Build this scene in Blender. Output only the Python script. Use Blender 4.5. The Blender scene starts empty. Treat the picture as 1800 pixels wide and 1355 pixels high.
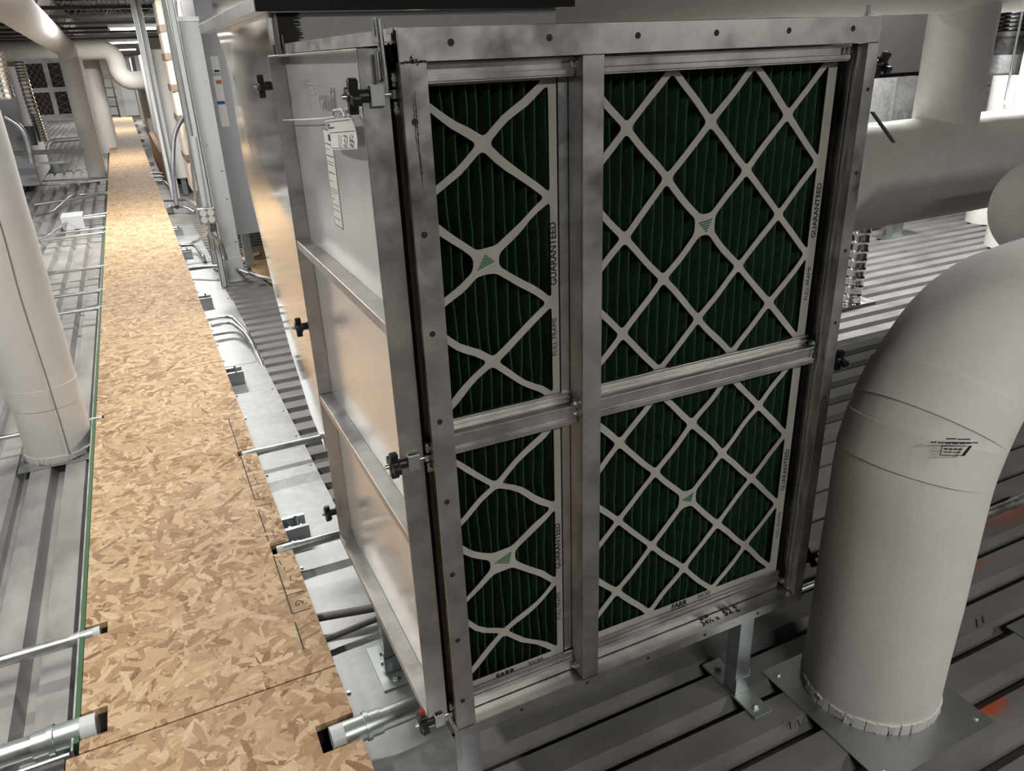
import bpy, bmesh, math, random
from mathutils import Vector, Matrix
from mathutils.geometry import tessellate_polygon
from mathutils import noise as mnoise
R = math.radians
PI = math.pi
col = bpy.context.scene.collection
scene = bpy.context.scene
random.seed(7)

# ------------------------------------------------------------------ camera
F = 1346.17
CAM = Vector((0, 0, 1.53))
RX = Vector((0.90066486, -0.43296949, -0.03660922))
DN = Vector((-0.20303966, -0.34487666, -0.91642511))
FW = Vector((0.38415845, 0.83282502, -0.39852826))

def W(u, v, X=None, Y=None, Z=None):
    """surveyed point: the ray of photo pixel (u, v) met with a plane at a known X, Y or Z"""
    d = RX * ((u - 900) / F) + DN * ((v - 677.5) / F) + FW
    if X is not None: t = X / d.x
    elif Y is not None: t = Y / d.y
    else: t = (Z - 1.53) / d.z
    return CAM + d * t

cd = bpy.data.cameras.new('camera')
cam = bpy.data.objects.new('camera', cd)
col.objects.link(cam)
cd.sensor_width = 36.0
cd.lens = F / 1800 * 36
cd.clip_start = 0.05
cd.clip_end = 200
m3 = Matrix((RX, -DN, -FW)).transposed()
cam.matrix_world = Matrix.Translation(CAM) @ m3.to_4x4()
scene.camera = cam

# ------------------------------------------------------------------ materials
def mat(name, base=(.5, .5, .5), rough=.5, metal=0.0, spec=.5, emit=None, estr=0, alpha=1):
    m = bpy.data.materials.new(name)
    m.use_nodes = True
    b = m.node_tree.nodes['Principled BSDF']
    b.inputs['Base Color'].default_value = (*base, 1)
    b.inputs['Roughness'].default_value = rough
    b.inputs['Metallic'].default_value = metal
    b.inputs['Specular IOR Level'].default_value = spec
    if emit:
        b.inputs['Emission Color'].default_value = (*emit, 1)
        b.inputs['Emission Strength'].default_value = estr
    return m

class NT:
    def __init__(s, m):
        s.t = m.node_tree; s.b = s.t.nodes['Principled BSDF']
        s.tc = s.t.nodes.new('ShaderNodeTexCoord')
    def n(s, typ, **kw):
        x = s.t.nodes.new(typ)
        for k, v in kw.items(): setattr(x, k, v)
        return x
    def l(s, a, b): s.t.links.new(a, b)
    def coord(s, scale=(1, 1, 1), rot=(0, 0, 0), loc=(0, 0, 0), src='Object'):
        mp = s.n('ShaderNodeMapping')
        mp.inputs['Scale'].default_value = scale
        mp.inputs['Rotation'].default_value = rot
        mp.inputs['Location'].default_value = loc
        s.l(s.tc.outputs[src], mp.inputs['Vector'])
        return mp.outputs['Vector']
    def noise(s, vec, scale, detail=4, rough=.55):
        x = s.n('ShaderNodeTexNoise')
        x.inputs['Scale'].default_value = scale
        x.inputs['Detail'].default_value = detail
        x.inputs['Roughness'].default_value = rough
        s.l(vec, x.inputs['Vector'])
        return x.outputs['Fac']
    def voro(s, vec, scale, out='Color', feature='F1', rnd=1):
        x = s.n('ShaderNodeTexVoronoi', feature=feature)
        x.inputs['Scale'].default_value = scale
        x.inputs['Randomness'].default_value = rnd
        s.l(vec, x.inputs['Vector'])
        return x.outputs[out]
    def ramp(s, fac, stops, interp='LINEAR'):
        x = s.n('ShaderNodeValToRGB')
        x.color_ramp.interpolation = interp
        e = x.color_ramp.elements
        while len(e) < len(stops): e.new(.5)
        for i, (p, c) in enumerate(stops):
            e[i].position = p
            e[i].color = (*c, 1) if len(c) == 3 else c
        s.l(fac, x.inputs['Fac'])
        return x.outputs['Color']
    def math(s, op, a, b=None, c=None, clamp=False):
        x = s.n('ShaderNodeMath', operation=op, use_clamp=clamp)
        for i, q in enumerate((a, b, c)):
            if q is None: continue
            if isinstance(q, (int, float)): x.inputs[i].default_value = q
            else: s.l(q, x.inputs[i])
        return x.outputs[0]
    def mix(s, fac, a, b, mode='MIX'):
        x = s.n('ShaderNodeMix', data_type='RGBA', blend_type=mode)
        for i, q in ((0, fac), (6, a), (7, b)):
            if isinstance(q, (int, float)): x.inputs[i].default_value = q
            elif isinstance(q, tuple): x.inputs[i].default_value = (*q, 1)
            else: s.l(q, x.inputs[i])
        return x.outputs[2]
    def bump(s, h, strength=.3, dist=.002):
        x = s.n('ShaderNodeBump')
        x.inputs['Strength'].default_value = strength
        x.inputs['Distance'].default_value = dist
        s.l(h, x.inputs['Height'])
        s.l(x.outputs['Normal'], s.b.inputs['Normal'])
    def base(s, c): s.l(c, s.b.inputs['Base Color'])
    def rough(s, c): s.l(c, s.b.inputs['Roughness'])
    def rng(s, fac, a, b, c, d):
        x = s.n('ShaderNodeMapRange')
        x.inputs[1].default_value = a; x.inputs[2].default_value = b
        x.inputs[3].default_value = c; x.inputs[4].default_value = d
        s.l(fac, x.inputs[0])
        return x.outputs[0]

M = {}
def metal(key, a, b, r0, r1, scale=6, spangle=0, bump=0, met=1.0, streak=None):
    m = mat(key, a, r0, met); t = NT(m)
    v = t.coord(streak or (1, 1, 1))
    n = t.noise(v, scale, 5, .6)
    f = t.rng(n, .3, .7, 0, 1)
    if spangle:
        c = t.voro(t.coord(), spangle)
        sep = t.n('ShaderNodeSeparateColor'); t.l(c, sep.inputs[0])
        f = t.math('ADD', t.math('MULTIPLY', f, .55), t.math('MULTIPLY', sep.outputs[0], .45))
    t.base(t.ramp(f, [(0, a), (1, b)]))
    t.rough(t.rng(f, 0, 1, r0, r1))
    if bump:
        t.bump(t.noise(t.coord(), bump, 3), .25, .0015)
    M[key] = m
    return m

metal('aluminium', (.40, .39, .38), (.66, .65, .63), .27, .46, 13)
metal('door_skin', (.80, .80, .805), (.88, .88, .885), .16, .23, 5, 0, 0, met=.62)
metal('duct_sheet', (.66, .67, .68), (.76, .77, .78), .08, .14, 3)
metal('dull_shaded_galvanized', (.34, .33, .32), (.44, .43, .42), .5, .62, 8, 40)  # dull galvanized, darkened to hold the shade on the plenum front
metal('galvanized', (.48, .50, .51), (.72, .74, .75), .30, .48, 7, 45)
metal('flashing_sheet', (.36, .37, .37), (.50, .51, .51), .42, .54, 5, 40, met=.85)
metal('zinc', (.50, .55, .54), (.60, .66, .64), .34, .44, 5)
metal('conduit_steel', (.50, .52, .51), (.66, .68, .66), .28, .40, 14)
metal('strut_steel', (.42, .46, .48), (.60, .64, .66), .30, .45, 14)
metal('foil', (.70, .69, .66), (.85, .84, .80), .18, .35, 60, 0, 90)
metal('dark_steel', (.16, .15, .14), (.24, .22, .21), .4, .6, 10, met=.7)
M['black'] = mat('black_plastic', (.012, .012, .013), .42)
M['rubber'] = mat('black_gasket', (.006, .006, .006), .85, spec=.1)
M['hole'] = mat('dark_hole', (.03, .022, .018), .7)
M['ink'] = mat('black_ink', (.012, .012, .012), .6)
M['green_ink'] = mat('green_ink', (.01, .14, .05), .6)
M['red'] = mat('red_plastic', (.28, .02, .015), .4)
M['orange_label'] = mat('orange_print', (.55, .13, .03), .6)
M['blue_label'] = mat('blue_print', (.03, .09, .30), .6)
M['white'] = mat('white_paint', (.78, .78, .76), .5)
M['paper'] = mat('label_paper', (.74, .73, .71), .6)
M['grey_paint'] = mat('grey_paint', (.40, .41, .43), .45)
M['pale_paint'] = mat('pale_grey_paint', (.70, .73, .74), .40)
M['brown'] = mat('brown_wood', (.20, .10, .045), .7)
M['band'] = mat('brown_band', (.16, .12, .085), .7)
M['green_paint'] = mat('green_paint', (.035, .12, .045), .6)
M['cable'] = mat('dark_cable', (.05, .05, .06), .5)
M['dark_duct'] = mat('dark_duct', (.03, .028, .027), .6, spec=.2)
M['wall_shaded'] = mat('shaded_wall_paint', (.16, .155, .15), .8)  # wall colour darkened to stand for unlit space
M['dark'] = mat('dark_duct_paint', (.10, .095, .09), .55)
M['mastic'] = mat('duct_mastic', (.045, .04, .036), .7)
M['lamp'] = mat('lamp_tube', (1, 1, 1), .5, emit=(1, .97, .88), estr=9)

# insulation canvas
def canvas(key, a, b, sc=9):
    m = mat(key, a, .85, spec=.2); t = NT(m)
    n = t.noise(t.coord(), sc, 6, .6)
    t.base(t.ramp(n, [(.3, a), (.7, b)]))
    fine = t.noise(t.coord((1, 1, .35)), 26, 5, .62)
    wr = t.math('ADD', t.math('MULTIPLY', fine, .8), t.math('MULTIPLY', t.noise(t.coord(), 160, 2), .12))
    t.bump(wr, .30, .006)
    M[key] = m
canvas('canvas', (.76, .745, .71), (.83, .815, .78))
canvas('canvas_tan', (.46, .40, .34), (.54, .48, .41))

# filter card and media
m = mat('filter_card', (.50, .475, .44), .8, spec=.2); t = NT(m)
t.base(t.ramp(t.noise(t.coord(), 14, 4), [(.3, (.43, .415, .385)), (.7, (.51, .49, .46))])); M['card'] = m
m = mat('filter_media', (.02, .09, .05), .95, spec=.1); t = NT(m)
n = t.noise(t.coord((1, 1, .3)), 120, 5, .7); n2 = t.noise(t.coord(), 12, 3)
t.base(t.ramp(t.math('ADD', t.math('MULTIPLY', n, .6), t.math('MULTIPLY', n2, .4)),
              [(.3, (.014, .036, .021)), (.7, (.045, .10, .058))]))
t.bump(n, .5, .002); M['media'] = m

# oriented strand board
m = mat('strand_board', (.5, .35, .2), .62, spec=.25); t = NT(m)
oi = t.n('ShaderNodeObjectInfo')
best = None; bcol = None
warp = t.noise(t.coord(), 22, 2)
for k, (ang, sc, asp) in enumerate(((8, 42, 3.1), (52, 52, 3.6), (97, 45, 3.0), (141, 58, 3.4), (168, 72, 4.2), (75, 80, 4.2), (30, 62, 3.8), (118, 54, 3.5))):
    vm = t.n('ShaderNodeVectorMath', operation='ADD')
    mp = t.n('ShaderNodeMapping')
    mp.inputs['Rotation'].default_value = (0, 0, R(ang))
    t.l(t.tc.outputs['Object'], mp.inputs['Vector'])
    mp2 = t.n('ShaderNodeMapping')
    mp2.inputs['Scale'].default_value = (1, 1 / asp, 0)
    t.l(mp.outputs['Vector'], mp2.inputs['Vector'])
    cmb = t.n('ShaderNodeCombineXYZ')
    t.l(t.math('MULTIPLY', warp, .012), cmb.inputs[0])
    t.l(t.math('MULTIPLY_ADD', oi.outputs['Random'], 7.0, k * 3.7), cmb.inputs[1])
    t.l(mp2.outputs['Vector'], vm.inputs[0]); t.l(cmb.outputs[0], vm.inputs[1])
    c = t.voro(vm.outputs[0], sc)
    sep = t.n('ShaderNodeSeparateColor'); t.l(c, sep.inputs[0])
    h, v = sep.outputs[0], sep.outputs[1]
    if best is None: best, bcol = h, v
    else:
        gt = t.math('GREATER_THAN', h, best)
        mx = t.n('ShaderNodeMix', data_type='FLOAT')
        t.l(gt, mx.inputs[0]); t.l(bcol, mx.inputs[2]); t.l(v, mx.inputs[3])
        bcol = mx.outputs[0]
        best = t.math('MAXIMUM', h, best)
grain = t.noise(t.coord((1, 1, 1)), 150, 4, .7)
fv = t.math('ADD', t.math('MULTIPLY', bcol, .62), t.math('MULTIPLY', grain, .40))
cc = t.ramp(fv, [(.14, (.19, .105, .055)), (.30, (.36, .225, .12)), (.50, (.50, .335, .19)), (.70, (.59, .42, .25)), (.88, (.73, .575, .38))])
big = t.noise(t.coord(), 2.2, 3)
cc = t.mix(t.rng(big, .4, .7, 0, .35), cc, t.mix(.5, cc, (.45, .36, .27)))
t.base(cc)
t.bump(t.math('ADD', best, t.math('MULTIPLY', grain, .4)), .25, .0015)
M['osb'] = m

# steel deck (dusty galvanized) with orange spray marks on the right-hand one
def deck(key, a, b, spots=()):
    m = mat(key, a, .55, .25); t = NT(m)
    n = t.noise(t.coord((.5, 1, 1) if key == 'deck_right' else (1, .5, 1)), 7, 6, .65)
    n2 = t.noise(t.coord(), 1.6, 3)
    f = t.math('ADD', t.math('MULTIPLY', n, .6), t.math('MULTIPLY', n2, .4))
    c = t.ramp(f, [(.32, a), (.68, b)])
    for (x, y, rx, ry, st) in spots:
        v = t.coord((1 / rx, 1 / ry, 0), (0, 0, 0), (-x / rx, -y / ry, 0))
        ln = t.n('ShaderNodeVectorMath', operation='LENGTH'); t.l(v, ln.inputs[0])
        d = t.math('ADD', ln.outputs['Value'], t.math('MULTIPLY', t.noise(t.coord(), 45, 4), .9))
        c = t.mix(t.math('MULTIPLY', t.rng(d, .9, 1.5, 1, 0), st), c, (.50, .10, .025))
    t.base(c)
    t.rough(t.rng(n, .3, .7, .38, .62))
    M[key] = m
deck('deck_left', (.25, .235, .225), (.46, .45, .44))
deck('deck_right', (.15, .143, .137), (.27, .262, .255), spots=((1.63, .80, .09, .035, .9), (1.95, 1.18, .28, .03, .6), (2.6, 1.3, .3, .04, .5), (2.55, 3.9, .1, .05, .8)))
m = mat('wall_paint', (.62, .62, .60), .7); M['wall'] = m
m = mat('ceiling_deck', (.20, .185, .17), .7); M['ceil'] = m
m = mat('cardboard', (.40, .26, .14), .8); M['cardboard'] = m

# ------------------------------------------------------------------ mesh builder
def perp(d):
    a = Vector((0, 0, 1)) if abs(d.z) < .9 else Vector((1, 0, 0))
    u = d.cross(a).normalized()
    return u, d.cross(u).normalized()

class MB:
    def __init__(s): s.v = []; s.f = []
    def add(s, vs, fs):
        b = len(s.v)
        s.v += [Vector(x) for x in vs]
        s.f += [tuple(b + i for i in f) for f in fs]
        return s
    def box(s, x0, x1, y0, y1, z0, z1):
        vs = [(x, y, z) for x in (x0, x1) for y in (y0, y1) for z in (z0, z1)]
        return s.add(vs, [(0, 1, 3, 2), (4, 6, 7, 5), (0, 4, 5, 1), (2, 3, 7, 6), (0, 2, 6, 4), (1, 5, 7, 3)])
    def obox(s, c, a, b, d):
        c = Vector(c); a = Vector(a); b = Vector(b); d = Vector(d)
        vs = [c + a * i + b * j + d * k for i in (-1, 1) for j in (-1, 1) for k in (-1, 1)]
        return s.add(vs, [(0, 1, 3, 2), (4, 6, 7, 5), (0, 4, 5, 1), (2, 3, 7, 6), (0, 2, 6, 4), (1, 5, 7, 3)])
    def bar(s, p, q, w, h):
        p = Vector(p); q = Vector(q); d = (q - p); L = d.length; d.normalize()
        u, v = perp(d)
        return s.obox((p + q) / 2, d * L / 2, u * w / 2, v * h / 2)
    def cyl(s, p, q, r, r2=None, n=20, caps=True):
        return s.tube([p, q], [r, r if r2 is None else r2], n, caps)
    def tube(s, pts, r, n=14, caps=True):
        pts = [Vector(p) for p in pts]
        rs = r if isinstance(r, (list, tuple)) else [r] * len(pts)
        b = len(s.v); u = None
        for i, p in enumerate(pts):
            a = pts[max(i - 1, 0)]; c = pts[min(i + 1, len(pts) - 1)]
            d = (c - a).normalized()
            if u is None: u, _ = perp(d)
            else:
                u = u - d * u.dot(d)
                u = u.normalized() if u.length > 1e-6 else perp(d)[0]
            w = d.cross(u)
            for k in range(n):
                t = 2 * PI * k / n
                s.v.append(p + (u * math.cos(t) + w * math.sin(t)) * rs[i])
        for i in range(len(pts) - 1):
            for k in range(n):
                k2 = (k + 1) % n
                s.f.append((b + i * n + k, b + i * n + k2, b + (i + 1) * n + k2, b + (i + 1) * n + k))
        if caps:
            s.f.append(tuple(b + k for k in range(n))[::-1])
            s.f.append(tuple(b + (len(pts) - 1) * n + k for k in range(n)))
        return s
    def prism(s, poly, fn, c0, c1):
        """poly in (a, b); fn(a, b, c) -> xyz"""
        n = len(poly)
        vs = [fn(a, b, c0) for a, b in poly] + [fn(a, b, c1) for a, b in poly]
        fs = [(i, (i + 1) % n, n + (i + 1) % n, n + i) for i in range(n)]
        fs += [tuple(range(n))[::-1], tuple(range(n, 2 * n))]
        return s.add(vs, fs)
    def plate(s, outer, holes, fn, c0, c1):
        loops = [outer] + list(holes)
        tris = tessellate_polygon([[Vector((a, b, 0)) for a, b in lp] for lp in loops])
        flat = [p for lp in loops for p in lp]; n = len(flat)
        vs = [fn(a, b, c0) for a, b in flat] + [fn(a, b, c1) for a, b in flat]
        fs = [tuple(t) for t in tris] + [tuple(i + n for i in t)[::-1] for t in tris]
        k = 0
        for lp in loops:
            m_ = len(lp)
            for i in range(m_):
                j = (i + 1) % m_
                fs.append((k + i, k + j, n + k + j, n + k + i))
            k += m_
        return s.add(vs, fs)
    def sheet(s, prof, fn, c0, c1):
        """open profile (a, b) swept from c0 to c1 as a thin sheet"""
        n = len(prof)
        vs = [fn(a, b, c0) for a, b in prof] + [fn(a, b, c1) for a, b in prof]
        return s.add(vs, [(i, i + 1, n + i + 1, n + i) for i in range(n - 1)])
    def text(s, body, size, org, right, up, center=True, bold=0, lift=0, line=0):
        cu = bpy.data.curves.new('lettering', 'FONT')
        cu.body = body; cu.size = size; cu.offset = bold
        cu.resolution_u = 2
        if center: cu.align_x = 'CENTER'; cu.align_y = 'CENTER'
        if lift: cu.extrude = lift
        if line: cu.fill_mode = 'NONE'; cu.bevel_depth = line; cu.bevel_resolution = 0
        ob = bpy.data.objects.new('lettering', cu); col.objects.link(ob)
        dg = bpy.context.evaluated_depsgraph_get()
        me = bpy.data.meshes.new_from_object(ob.evaluated_get(dg))
        right = Vector(right).normalized(); up = Vector(up).normalized(); nn = right.cross(up)
        o = Vector(org)
        s.add([o + right * v.co.x + up * v.co.y + nn * v.co.z for v in me.vertices], [tuple(p.vertices) for p in me.polygons])
        bpy.data.objects.remove(ob); bpy.data.curves.remove(cu); bpy.data.meshes.remove(me)
        return s
    def build(s, name, material, parent=None, origin=None, bevel=0, smooth=True, angle=32, fixn=True):
        if parent is not None:
            org = wloc(parent); loc = Vector((0, 0, 0))
        else:
            if origin is None:
                lo = [min(v[i] for v in s.v) for i in range(3)]; hi = [max(v[i] for v in s.v) for i in range(3)]
                origin = ((lo[0] + hi[0]) / 2, (lo[1] + hi[1]) / 2, lo[2])
            org = Vector(origin); loc = org
        me = bpy.data.meshes.new(name)
        me.from_pydata([tuple(v - org) for v in s.v], [], s.f)
        bm = bmesh.new(); bm.from_mesh(me)
        if fixn: bmesh.ops.recalc_face_normals(bm, faces=bm.faces[:])
        if bevel:
            es = [e for e in bm.edges if len(e.link_faces) == 2 and e.calc_face_angle(0) > R(40)]
            if es: bmesh.ops.bevel(bm, geom=es, offset=bevel, segments=2, profile=.5, affect='EDGES', clamp_overlap=True)
        bm.to_mesh(me); bm.free()
        if bevel: angle = 18
        if smooth:
            for p in me.polygons: p.use_smooth = True
            me.set_sharp_from_angle(angle=R(angle))
        me.materials.append(M[material] if isinstance(material, str) else material)
        o = bpy.data.objects.new(name, me)
        col.objects.link(o)
        o.location = loc
        if parent is not None: o.parent = parent
        return o

def wloc(o):
    l = Vector(o.location)
    while o.parent: o = o.parent; l = l + Vector(o.location)
    return l

def tag(o, label=None, cat=None, group=None, kind=None):
    if label: o['label'] = label
    if cat: o['category'] = cat
    if group: o['group'] = group
    if kind: o['kind'] = kind
    return o

def thing(name, label, cat, loc, group=None):
    o = bpy.data.objects.new(name, None)
    o.empty_display_size = .1
    col.objects.link(o)
    o.location = Vector(loc)
    return tag(o, label, cat, group)

def subempty(name, parent, loc):
    o = bpy.data.objects.new(name, None); col.objects.link(o)
    o.parent = parent; o.location = Vector(loc) - wloc(parent)
    return o

def fillet(pts, r, n=8):
    pts = [Vector(p) for p in pts]; out = [pts[0]]
    for i in range(1, len(pts) - 1):
        a, b, c = pts[i - 1], pts[i], pts[i + 1]
        d1 = (a - b).normalized(); d2 = (c - b).normalized()
        rr = min(r, (a - b).length * .49, (c - b).length * .49)
        p, q = b + d1 * rr, b + d2 * rr
        for k in range(n + 1):
            t = k / n
            out.append(p * (1 - t) ** 2 + b * 2 * t * (1 - t) + q * t * t)
    out.append(pts[-1])
    return out

def arc_pipe(pts, r, n=14):
    """true quarter-ish arcs at the corners, for big insulated elbows"""
    pts = [Vector(p) for p in pts]; out = [pts[0]]
    for i in range(1, len(pts) - 1):
        a, b, c = pts[i - 1], pts[i], pts[i + 1]
        d1 = (a - b).normalized(); d2 = (c - b).normalized()
        ang = d1.angle(d2); tl = r / math.tan(ang / 2)
        cen = b + (d1 + d2).normalized() * (r / math.sin(ang / 2))
        p, q = b + d1 * tl, b + d2 * tl
        v0, v1 = (p - cen), (q - cen)
        om = v0.angle(v1)
        for k in range(n + 1):
            t = k / n
            out.append(cen + (v0 * math.sin((1 - t) * om) + v1 * math.sin(t * om)) / math.sin(om))
    out.append(pts[-1])
    return out
# ------------------------------------------------------------------ the setting
PIT, CR, VL, DP = .132, .076, .030, .044
def deck_profile(a0, a1, phase, WL=.006):
    """crowns at z 0, flutes at -DP; returns (a, z) polyline, crown near edge at 'phase'"""
    k = math.floor((a0 - phase) / PIT); out = []
    a = phase + k * PIT
    while a < a1:
        out += [(a, 0), (a + CR, 0), (a + CR + WL, -DP), (a + CR + WL + VL, -DP)]
        a += PIT
    return out
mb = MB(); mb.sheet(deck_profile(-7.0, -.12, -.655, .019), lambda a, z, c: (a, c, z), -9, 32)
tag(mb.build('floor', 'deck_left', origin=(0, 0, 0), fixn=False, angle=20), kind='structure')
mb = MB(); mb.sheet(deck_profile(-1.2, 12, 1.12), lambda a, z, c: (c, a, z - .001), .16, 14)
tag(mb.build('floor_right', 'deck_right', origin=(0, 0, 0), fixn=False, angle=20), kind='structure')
mb = MB(); mb.box(-7, 14, -9, 32.5, -.14, -.06)
tag(mb.build('floor_slab', 'ceil', origin=(0, 0, -.14)), kind='structure')
mb = MB(); mb.sheet(deck_profile(-7.0, -.12, -.655, .019), lambda a, z, c: (a, c, z + .003), -1.6, 3.20)
tag(mb.build('floor_lap', 'deck_left', origin=(0, 0, 0), fixn=False, angle=20), kind='structure')
mb = MB(); mb.sheet(deck_profile(-7.0, -.12, -.655, .019), lambda a, z, c: (a, c, z + .003), 6.6, 7.15)
tag(mb.build('floor_patch', 'deck_left', origin=(0, 0, 0), fixn=False, angle=20), kind='structure')
# ceiling: ribbed roof deck
mb = MB()
prof = []
a = -9.0
while a < 32.4:
    prof += [(a, 3.05), (a + .09, 3.05), (a + .105, 3.09), (a + .137, 3.09)]; a += .152
mb.sheet(prof, lambda a, z, c: (c, a, z), -7, 14)
mb.box(-7, 14, -9, 32.5, 3.10, 3.16)
tag(mb.build('ceiling', 'ceil', origin=(0, 0, 3.05), fixn=False, angle=20), kind='structure')
for nm, b in (('wall_back', (-7, 14, 31.0, 31.15, -.06, 3.1)), ('wall_left', (-7.15, -7, -9, 31, -.06, 3.1)),
              ('wall_right', (14, 14.15, -9, 31, -.06, 3.1)), ('wall_front', (-7, 14, -9.15, -9, -.06, 3.1))):
    mb = MB(); mb.box(*b); tag(mb.build(nm, 'wall' if nm in ('wall_back', 'wall_left') else 'wall_shaded'), kind='structure')  # right and front walls darkened for unlit space, left kept pale for reflections

# ------------------------------------------------------------------ walkway boards
OT = .09
def board(y0, y1, x0, x1, notches, label):
    pl = [(x0, y0)]
    pl.append((x1, y0))
    for (y, w, xi) in sorted([n for n in notches if n[2] > -.1]):
        pl += [(x1, y - w / 2), (xi, y - w / 2), (xi, y + w / 2), (x1, y + w / 2)]
    pl += [(x1, y1), (x0, y1)]
    for (y, w, xi) in sorted([n for n in notches if n[2] < -.1], reverse=True):
        pl += [(x0, y + w / 2), (xi, y + w / 2), (xi, y - w / 2), (x0, y - w / 2)]
    mb = MB(); mb.plate(pl, [], lambda a, b, c: (a, b, c), OT - .018, OT)
    o = mb.build('walkway_board', 'osb', smooth=False, origin=((x0 + x1) / 2, (y0 + y1) / 2, OT - .018))
    return tag(o, label, 'board', 'strand boards of the walkway')
NL = [(1.69, .088, -.333), (2.055, .052, -.335), (3.63, .032, -.360), (5.58, .03, -.374), (6.05, .028, -.376)]
NR = [(1.385, .086, .112), (2.205, .056, .142), (2.948, .044, .134)]
ys = [-.86, 1.602, 4.085, 6.56, 9.03, 11.5, 13.97, 16.44, 18.9, 21.4, 23.9, 26.4, 28.7]
ords = ['board nearest the camera', 'second board from the camera, with three cut notches', 'third board, behind the second cross joint', 'fourth board, under the bright lamp',
        'fifth board, just past the bright patch', 'sixth board, in the dim stretch', 'seventh board, beside the foot of the far elbow pipe', 'eighth board from the camera', 'ninth board from the camera',
        'tenth board from the camera', 'third board from the far end', 'second board from the far end', 'last board at the far end, before the ladder']
bs = []
for i in range(len(ys) - 1):
    y0, y1 = ys[i] + .0025, ys[i + 1] - .0025
    ns = [n for n in NL + NR if y0 + .05 < n[0] < y1 - .05]
    x0 = -.418 if i == 0 else -.392
    b = board(y0, y1, x0, .203, ns, 'tan strand walkway ' + (ords[i] if i < 11 else ords[i + 1]))
    bs.append(b)
# printed mill marks along the right edge of the second board
b = bs[1]; P = MB()
zt = OT + .0006
def pl_line(p, q, w):
    P.bar((p[0], p[1], zt - .0003), (q[0], q[1], zt - .0003), w, .0008)
for (y0, y1) in ((2.98, 3.32), (2.55, 2.92), (2.32, 2.47), (2.26, 2.30), (1.86, 2.17), (1.70, 1.82)):
    pl_line((.142, y0), (.142, y1), .004)
for y in (3.30, 3.0, 2.78, 2.66, 2.55, 2.50, 2.24, 1.95, 1.86):
    pl_line((.142, y), (.195, y), .003)
rr = random.Random(4)
y = 1.9
for s, sz in (('G', .035),):
    P.text(s, sz, (.168, 1.90, zt), (0, -1, 0), (1, 0, 0))
for k in range(26):
    y = 1.98 + k * .045 + rr.uniform(-.01, .01)
    if abs(y - 2.2) < .07 or abs(y - 2.948) < .06: continue
    x = rr.uniform(.152, .19)
    pl_line((x, y), (x + rr.uniform(-.004, .004), y + rr.uniform(.01, .03)), .0025)
P.build('mill_mark', 'ink', b, smooth=False)
# green strut along the left edge
t = thing('edge_channel', 'green edged steel channel along the left side of the walkway', 'channel', (-.4, 2.8, .0))
mb = MB(); mb.box(-.4045, -.3935, 1.64, 9.0, .05, .0910); mb.build('green_face', 'green_paint', t, smooth=False)
mb = MB(); mb.box(-.4095, -.4048, 1.62, 9.0, .0, .0910); mb.build('steel_lip', 'conduit_steel', t, smooth=False)

# sleepers (open strut channels) that carry the boards
def sleeper(y, label, bolt=True):
    t = thing('strut_sleeper', label, 'strut', (0, y, 0), 'strut sleepers under the walkway')
    mb = MB(); h = .0705; w = .045; x0, x1 = -.39, .285
    mb.box(x0, x1, y - w, y + w, 0.004, .0075)
    mb.box(x0, x1, y - w, y - w + .004, .0075, h); mb.box(x0, x1, y + w - .004, y + w, .0075, h)
    mb.box(x0, x1, y - w + .004, y - w + .016, h - .004, h); mb.box(x0, x1, y + w - .016, y + w - .004, h - .004, h)
    mb.build('channel', 'strut_steel', t, smooth=False)
    if bolt:
        mb = MB(); mb.cyl((.25, y, .0), (.25, y, .095), .006, n=10); mb.cyl((.25, y, .012), (.25, y, .03), .012, n=6); mb.build('stud', 'zinc', t)
        mb = MB(); mb.box(.222, .23, y - w + .004, y + w - .004, .008, .05); mb.box(.262, .268, y - w + .004, y + w - .004, .008, .05); mb.build('clip', 'zinc', t, smooth=False)
    return t
sleeper(2.37, 'open strut sleeper with stud beside the second bare conduit end')
sleeper(3.97, 'open strut sleeper end beside the second cross joint of the walkway')
sleeper(.9, 'strut sleeper hidden under the nearest board', False)
sleeper(5.5, 'strut sleeper end near the base of the grey column')
sleeper(7.1, 'strut sleeper end by the vertical grey conduits')
sleeper(8.2, 'strut sleeper end farthest along the pale sheets')
for y in (9.6, 12.2, 14.6, 17.2, 19.6, 22.2, 24.8, 27.2): sleeper(y, 'strut sleeper tucked under the far walkway boards', False)

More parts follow.
